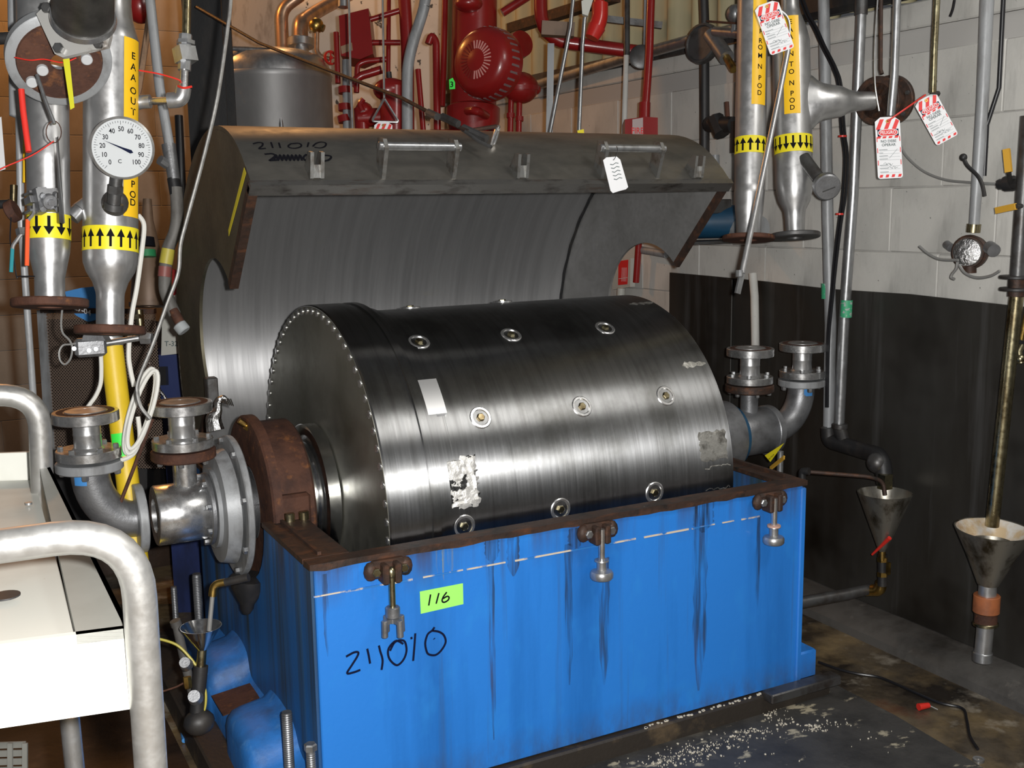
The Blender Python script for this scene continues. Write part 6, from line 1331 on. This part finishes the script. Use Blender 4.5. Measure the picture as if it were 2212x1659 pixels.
solo(MB().bar(at(1170, 62, D=4.9), at(1240, 66, D=4.9), .08, .06), 'wood_bracket', M['brown'], 'brown bracket block behind the red elbow', 'bracket')
solo(MB().bar(at(1300, 40, D=5.1), at(1430, 55, D=5.1), .03, .03), 'strut_bar', M['darksteel'], 'dark horizontal bar in front of the corrugated sheet', 'bar')
# ================================================================== white cart in the foreground
ct = thing('hand_cart', at(140, 1500, D=1.6).xy.to_3d()+V((0, 0, ZF)), 'white plastic topped hand cart with bent aluminium tube handles, lower left', 'cart')
ZL = 1.10; ZT = ZL-.055
fr = at(282, 1356, Z=ZL); bk = at(92, 976, Z=ZL); fl_ = at(-160, 1412, Z=ZL); bl2 = at(-140, 984, Z=ZL)
sr = (bk-fr).normalized(); sl_ = (fl_-fr).normalized(); dn = V((0, 0, -1))
inr = sl_*.05; th2 = .006
def low(p, k=.055): return p+dn*k
A_, B_ = fr, bk
k = MB().prism([low(fr+sl_*.055, .014), low(bk+sl_*.02, .055), low(bl2, .055), low(fl_, .014)], (0, 0, -.012)); k.build('tray', M['plastic'], ct)
k = MB().prism([fr, fl_, low(fl_, .098), low(fr, .098)], sr*.010); k.build('front_skirt', M['plastic'], ct)
k = MB().prism([bk, bl2, low(bl2, .06), low(bk, .06)], sr*.010); k.build('back_lip', M['plastic'], ct)
k = MB().prism([fr, bk, bk+sl_*.012, fr+sl_*.058], (0, 0, -.012)); k.build('side_rim', M['plasticgrey'], ct, 'dirty grey raised side rim of the tray')
MB().prism([fr+sl_*.0, bk, low(bk, .07), low(fr, .098)], sl_*.006).build('side_skirt', M['plasticgrey'], ct)
rv_ = at(148, 1248, Z=ZL-.022); MB().cyl(rv_, rv_+V((0, 0, .004)), .006, seg=12).build('rivet', M['galv'], ct)
rv_ = at(62, 1090, Z=ZL-.042); MB().cyl(rv_, rv_+V((0, 0, .004)), .006, seg=12).build('rivet', M['galv'], ct)
hl = at(12, 1288, Z=ZL-.016); MB().cyl(hl, hl+V((0, 0, .002)), .018, seg=20).build('hole_recess', M['black'], ct, 'dark drain hole in the tray')
def htube(pts, D, hw, fil, name, z0=None):
    P_ = [at(x, y, D=d) for (x, y), d in zip(pts, D)]
    return MB().tube(fillet(P_, fil, 9), m(hw, D[1]), 28).build(name, M['alu'], ct)
vbt = at(318, 1700, D=1.2)
htube([(-120, 1196), (292, 1140), (330, 1720)], [1.16, 1.20, 1.30], 37, .085, 'front_handle')
P0 = at(97, 1130, D=2.0)
htube([(-120, 858), (84, 850), (104, 1400)], [1.95, 2.0, 2.15], 24, .07, 'back_handle')
for px, py, D_, dw in ((302, 1285, 1.215, 38.5), (100, 975, 2.03, 24.6)):
    pass
lg0 = at(150, 1545, D=1.95); MB().tube([lg0, V((lg0.x+.01, lg0.y, ZF+.12))], .017, 16).build('leg', M['galv'], ct)
wl_ = V((lg0.x+.01, lg0.y, ZF+.06)); MB().cyl(wl_-V((.015, 0, 0)), wl_+V((.015, 0, 0)), .06, seg=24, bev=.005).build('caster', M['blackglossy'], ct)
fe = at(330, 1720, D=1.3); lo_ = V((fe.x, fe.y, ZF+.12)); MB().tube([fe, lo_], m(36, 1.3), 20).build('front_leg', M['alu'], ct)
MB().cyl(lo_-V((.015, 0, .06)), lo_+V((.015, 0, -.06)), .06, seg=24, bev=.005).build('caster', M['blackglossy'], ct)
# crate under the cart
cr = thing('slatted_crate', at(10, 1650, D=2.7), 'pale slatted crate glimpsed under the cart at lower left', 'crate')
for j in range(6): MB().bar(at(-60, 1612+j*18, D=2.7), at(56, 1608+j*18, D=2.7), .004, .016, up=(0, 0, 1)).build('slat', M['plasticgrey'], cr)
for x_ in (-30, 22, 54): MB().bar(at(x_, 1605, D=2.69), at(x_, 1712, D=2.69), .012, .006, up=FW).build('post', M['plasticgrey'], cr)
# ================================================================== drain gear on the floor left of the tank
XD = -.16
def LD(x, y, D=2.86): return at(x, y, D=D)
sf = thing('seal_drain_funnel', LD(436, 1440), 'small bright funnel under the seal drain beside the blue tank', 'funnel')
tp = LD(443, 1349); bt = LD(437, 1402); Lh = tp.z-bt.z
MB().lathe(bt, (0, 0, 1), [(0, m(9, 2.86)), (0, m(11, 2.86)), (Lh, m(44, 2.86)), (Lh, m(42.5, 2.86))], 36, closed=True).build('cone', M['hubchrome'], sf)
MB().cyl(bt+V((0, 0, .004)), LD(434, 1440), m(10, 2.86), seg=16).build('neck', M['tarn'], sf)
sd = thing('seal_drain_tube', LD(455, 1350), 'black and brass drain elbow with clear tube dropping into the bright funnel', 'tube')
MB().tube([LD(537, 1247, 2.84), LD(487, 1258, 2.85)], m(9, 2.85), 12).build('black_fitting', M['black'], sd)
MB().tube(fillet([LD(490, 1257, 2.85), LD(462, 1262, 2.85), LD(459, 1288, 2.85)], .02), m(8.5, 2.85), 12).build('brass_elbow', M['brass'], sd)
MB().tube([LD(459, 1285, 2.85), LD(452, 1362, 2.86)], m(5, 2.85), 10).build('clear_tube', M['wire'], sd)
fd = thing('floor_drain_valve', LD(430, 1560), 'grimy valve fittings and tee below the bright funnel', 'valve')
k = MB(); k.tube([LD(434, 1438), LD(428, 1500), LD(424, 1570)], m(16, 2.86), 12); k.build('riser', M['black'], fd)
for x_, y_, s in ((403, 1436, 14), (423, 1508, 16)): q = LD(x_, y_, 2.82); MB().cyl(q, q+V((-.01, -.03, .02)), m(s, 2.86), m(s*.8, 2.86), 14).build('union_nut', M['cast'], fd)
MB().hexb(LD(404, 1462, 2.83), (0, -.2, -1), m(9, 2.86), .03).build('brass_nut', M['brass'], fd)
MB().sph(LD(430, 1560), (m(34, 2.86), m(30, 2.86), m(28, 2.86)), 12, 8).build('tee_body', M['black'], fd)
MB().tube(spline([LD(335, 1378), LD(380, 1392), LD(410, 1420), LD(430, 1450), LD(443, 1490), LD(444, 1520), LD(438, 1545)]), .0035, 6).build('capillary', M['olivetape'], fd)
solo(MB().tube(spline([LD(350, 1494), LD(380, 1484), LD(400, 1475), LD(412, 1482)]), .0025, 6), 'thin_wire', M['rust'], 'thin rusty wire reaching from the cart to the drain valve', 'wire')
q0 = LD(382, 1352, 3.0); 
solo(MB().tube([q0, at(402, 1440, D=2.95), at(418, 1505, D=2.9)], m(10, 2.95), 12).cyl(q0-V((0, 0, .0)), q0+V((-.004, .0, .016)), m(12, 2.95), seg=12), 'drain_pipe_stub', M['concrete'], 'dirty grey pipe behind the bright funnel', 'pipe')
g0 = at(470, 1600, Z=ZF+.03); g1 = at(548, 1760, Z=ZF+.03)
solo(MB().tube([at(448, 1545, Z=ZF+.03), at(512, 1720, Z=ZF+.03)], .028, 16), 'floor_drain_line', M['grey'], 'grey pipe lying on the floor running towards the viewer beside the cart', 'pipe')
solo(MB().tube([at(455, 1475, Z=ZF+.06), at(575, 1690, Z=ZF+.06)], .013, 12), 'floor_rail', M['darksteel'], 'thin dark rail on the floor along the blue foot', 'rail')
solo(MB().tube([at(392, 1560, Z=ZF+.01), at(398, 1600, Z=ZF+.01)], .008, 8), 'blue_chip', M['bluesheet'], 'flake of blue paint on the floor by the drain valve', 'debris')
solo(MB().bbox(at(360, 1130, Z=.25)+V((-.4, .5, -.35)), at(400, 1200, Z=.25)+V((.3, 1.0, .1)), .01), 'brown_sill', M['floorleft'], 'brown stained timber sill behind the left tee', 'timber')
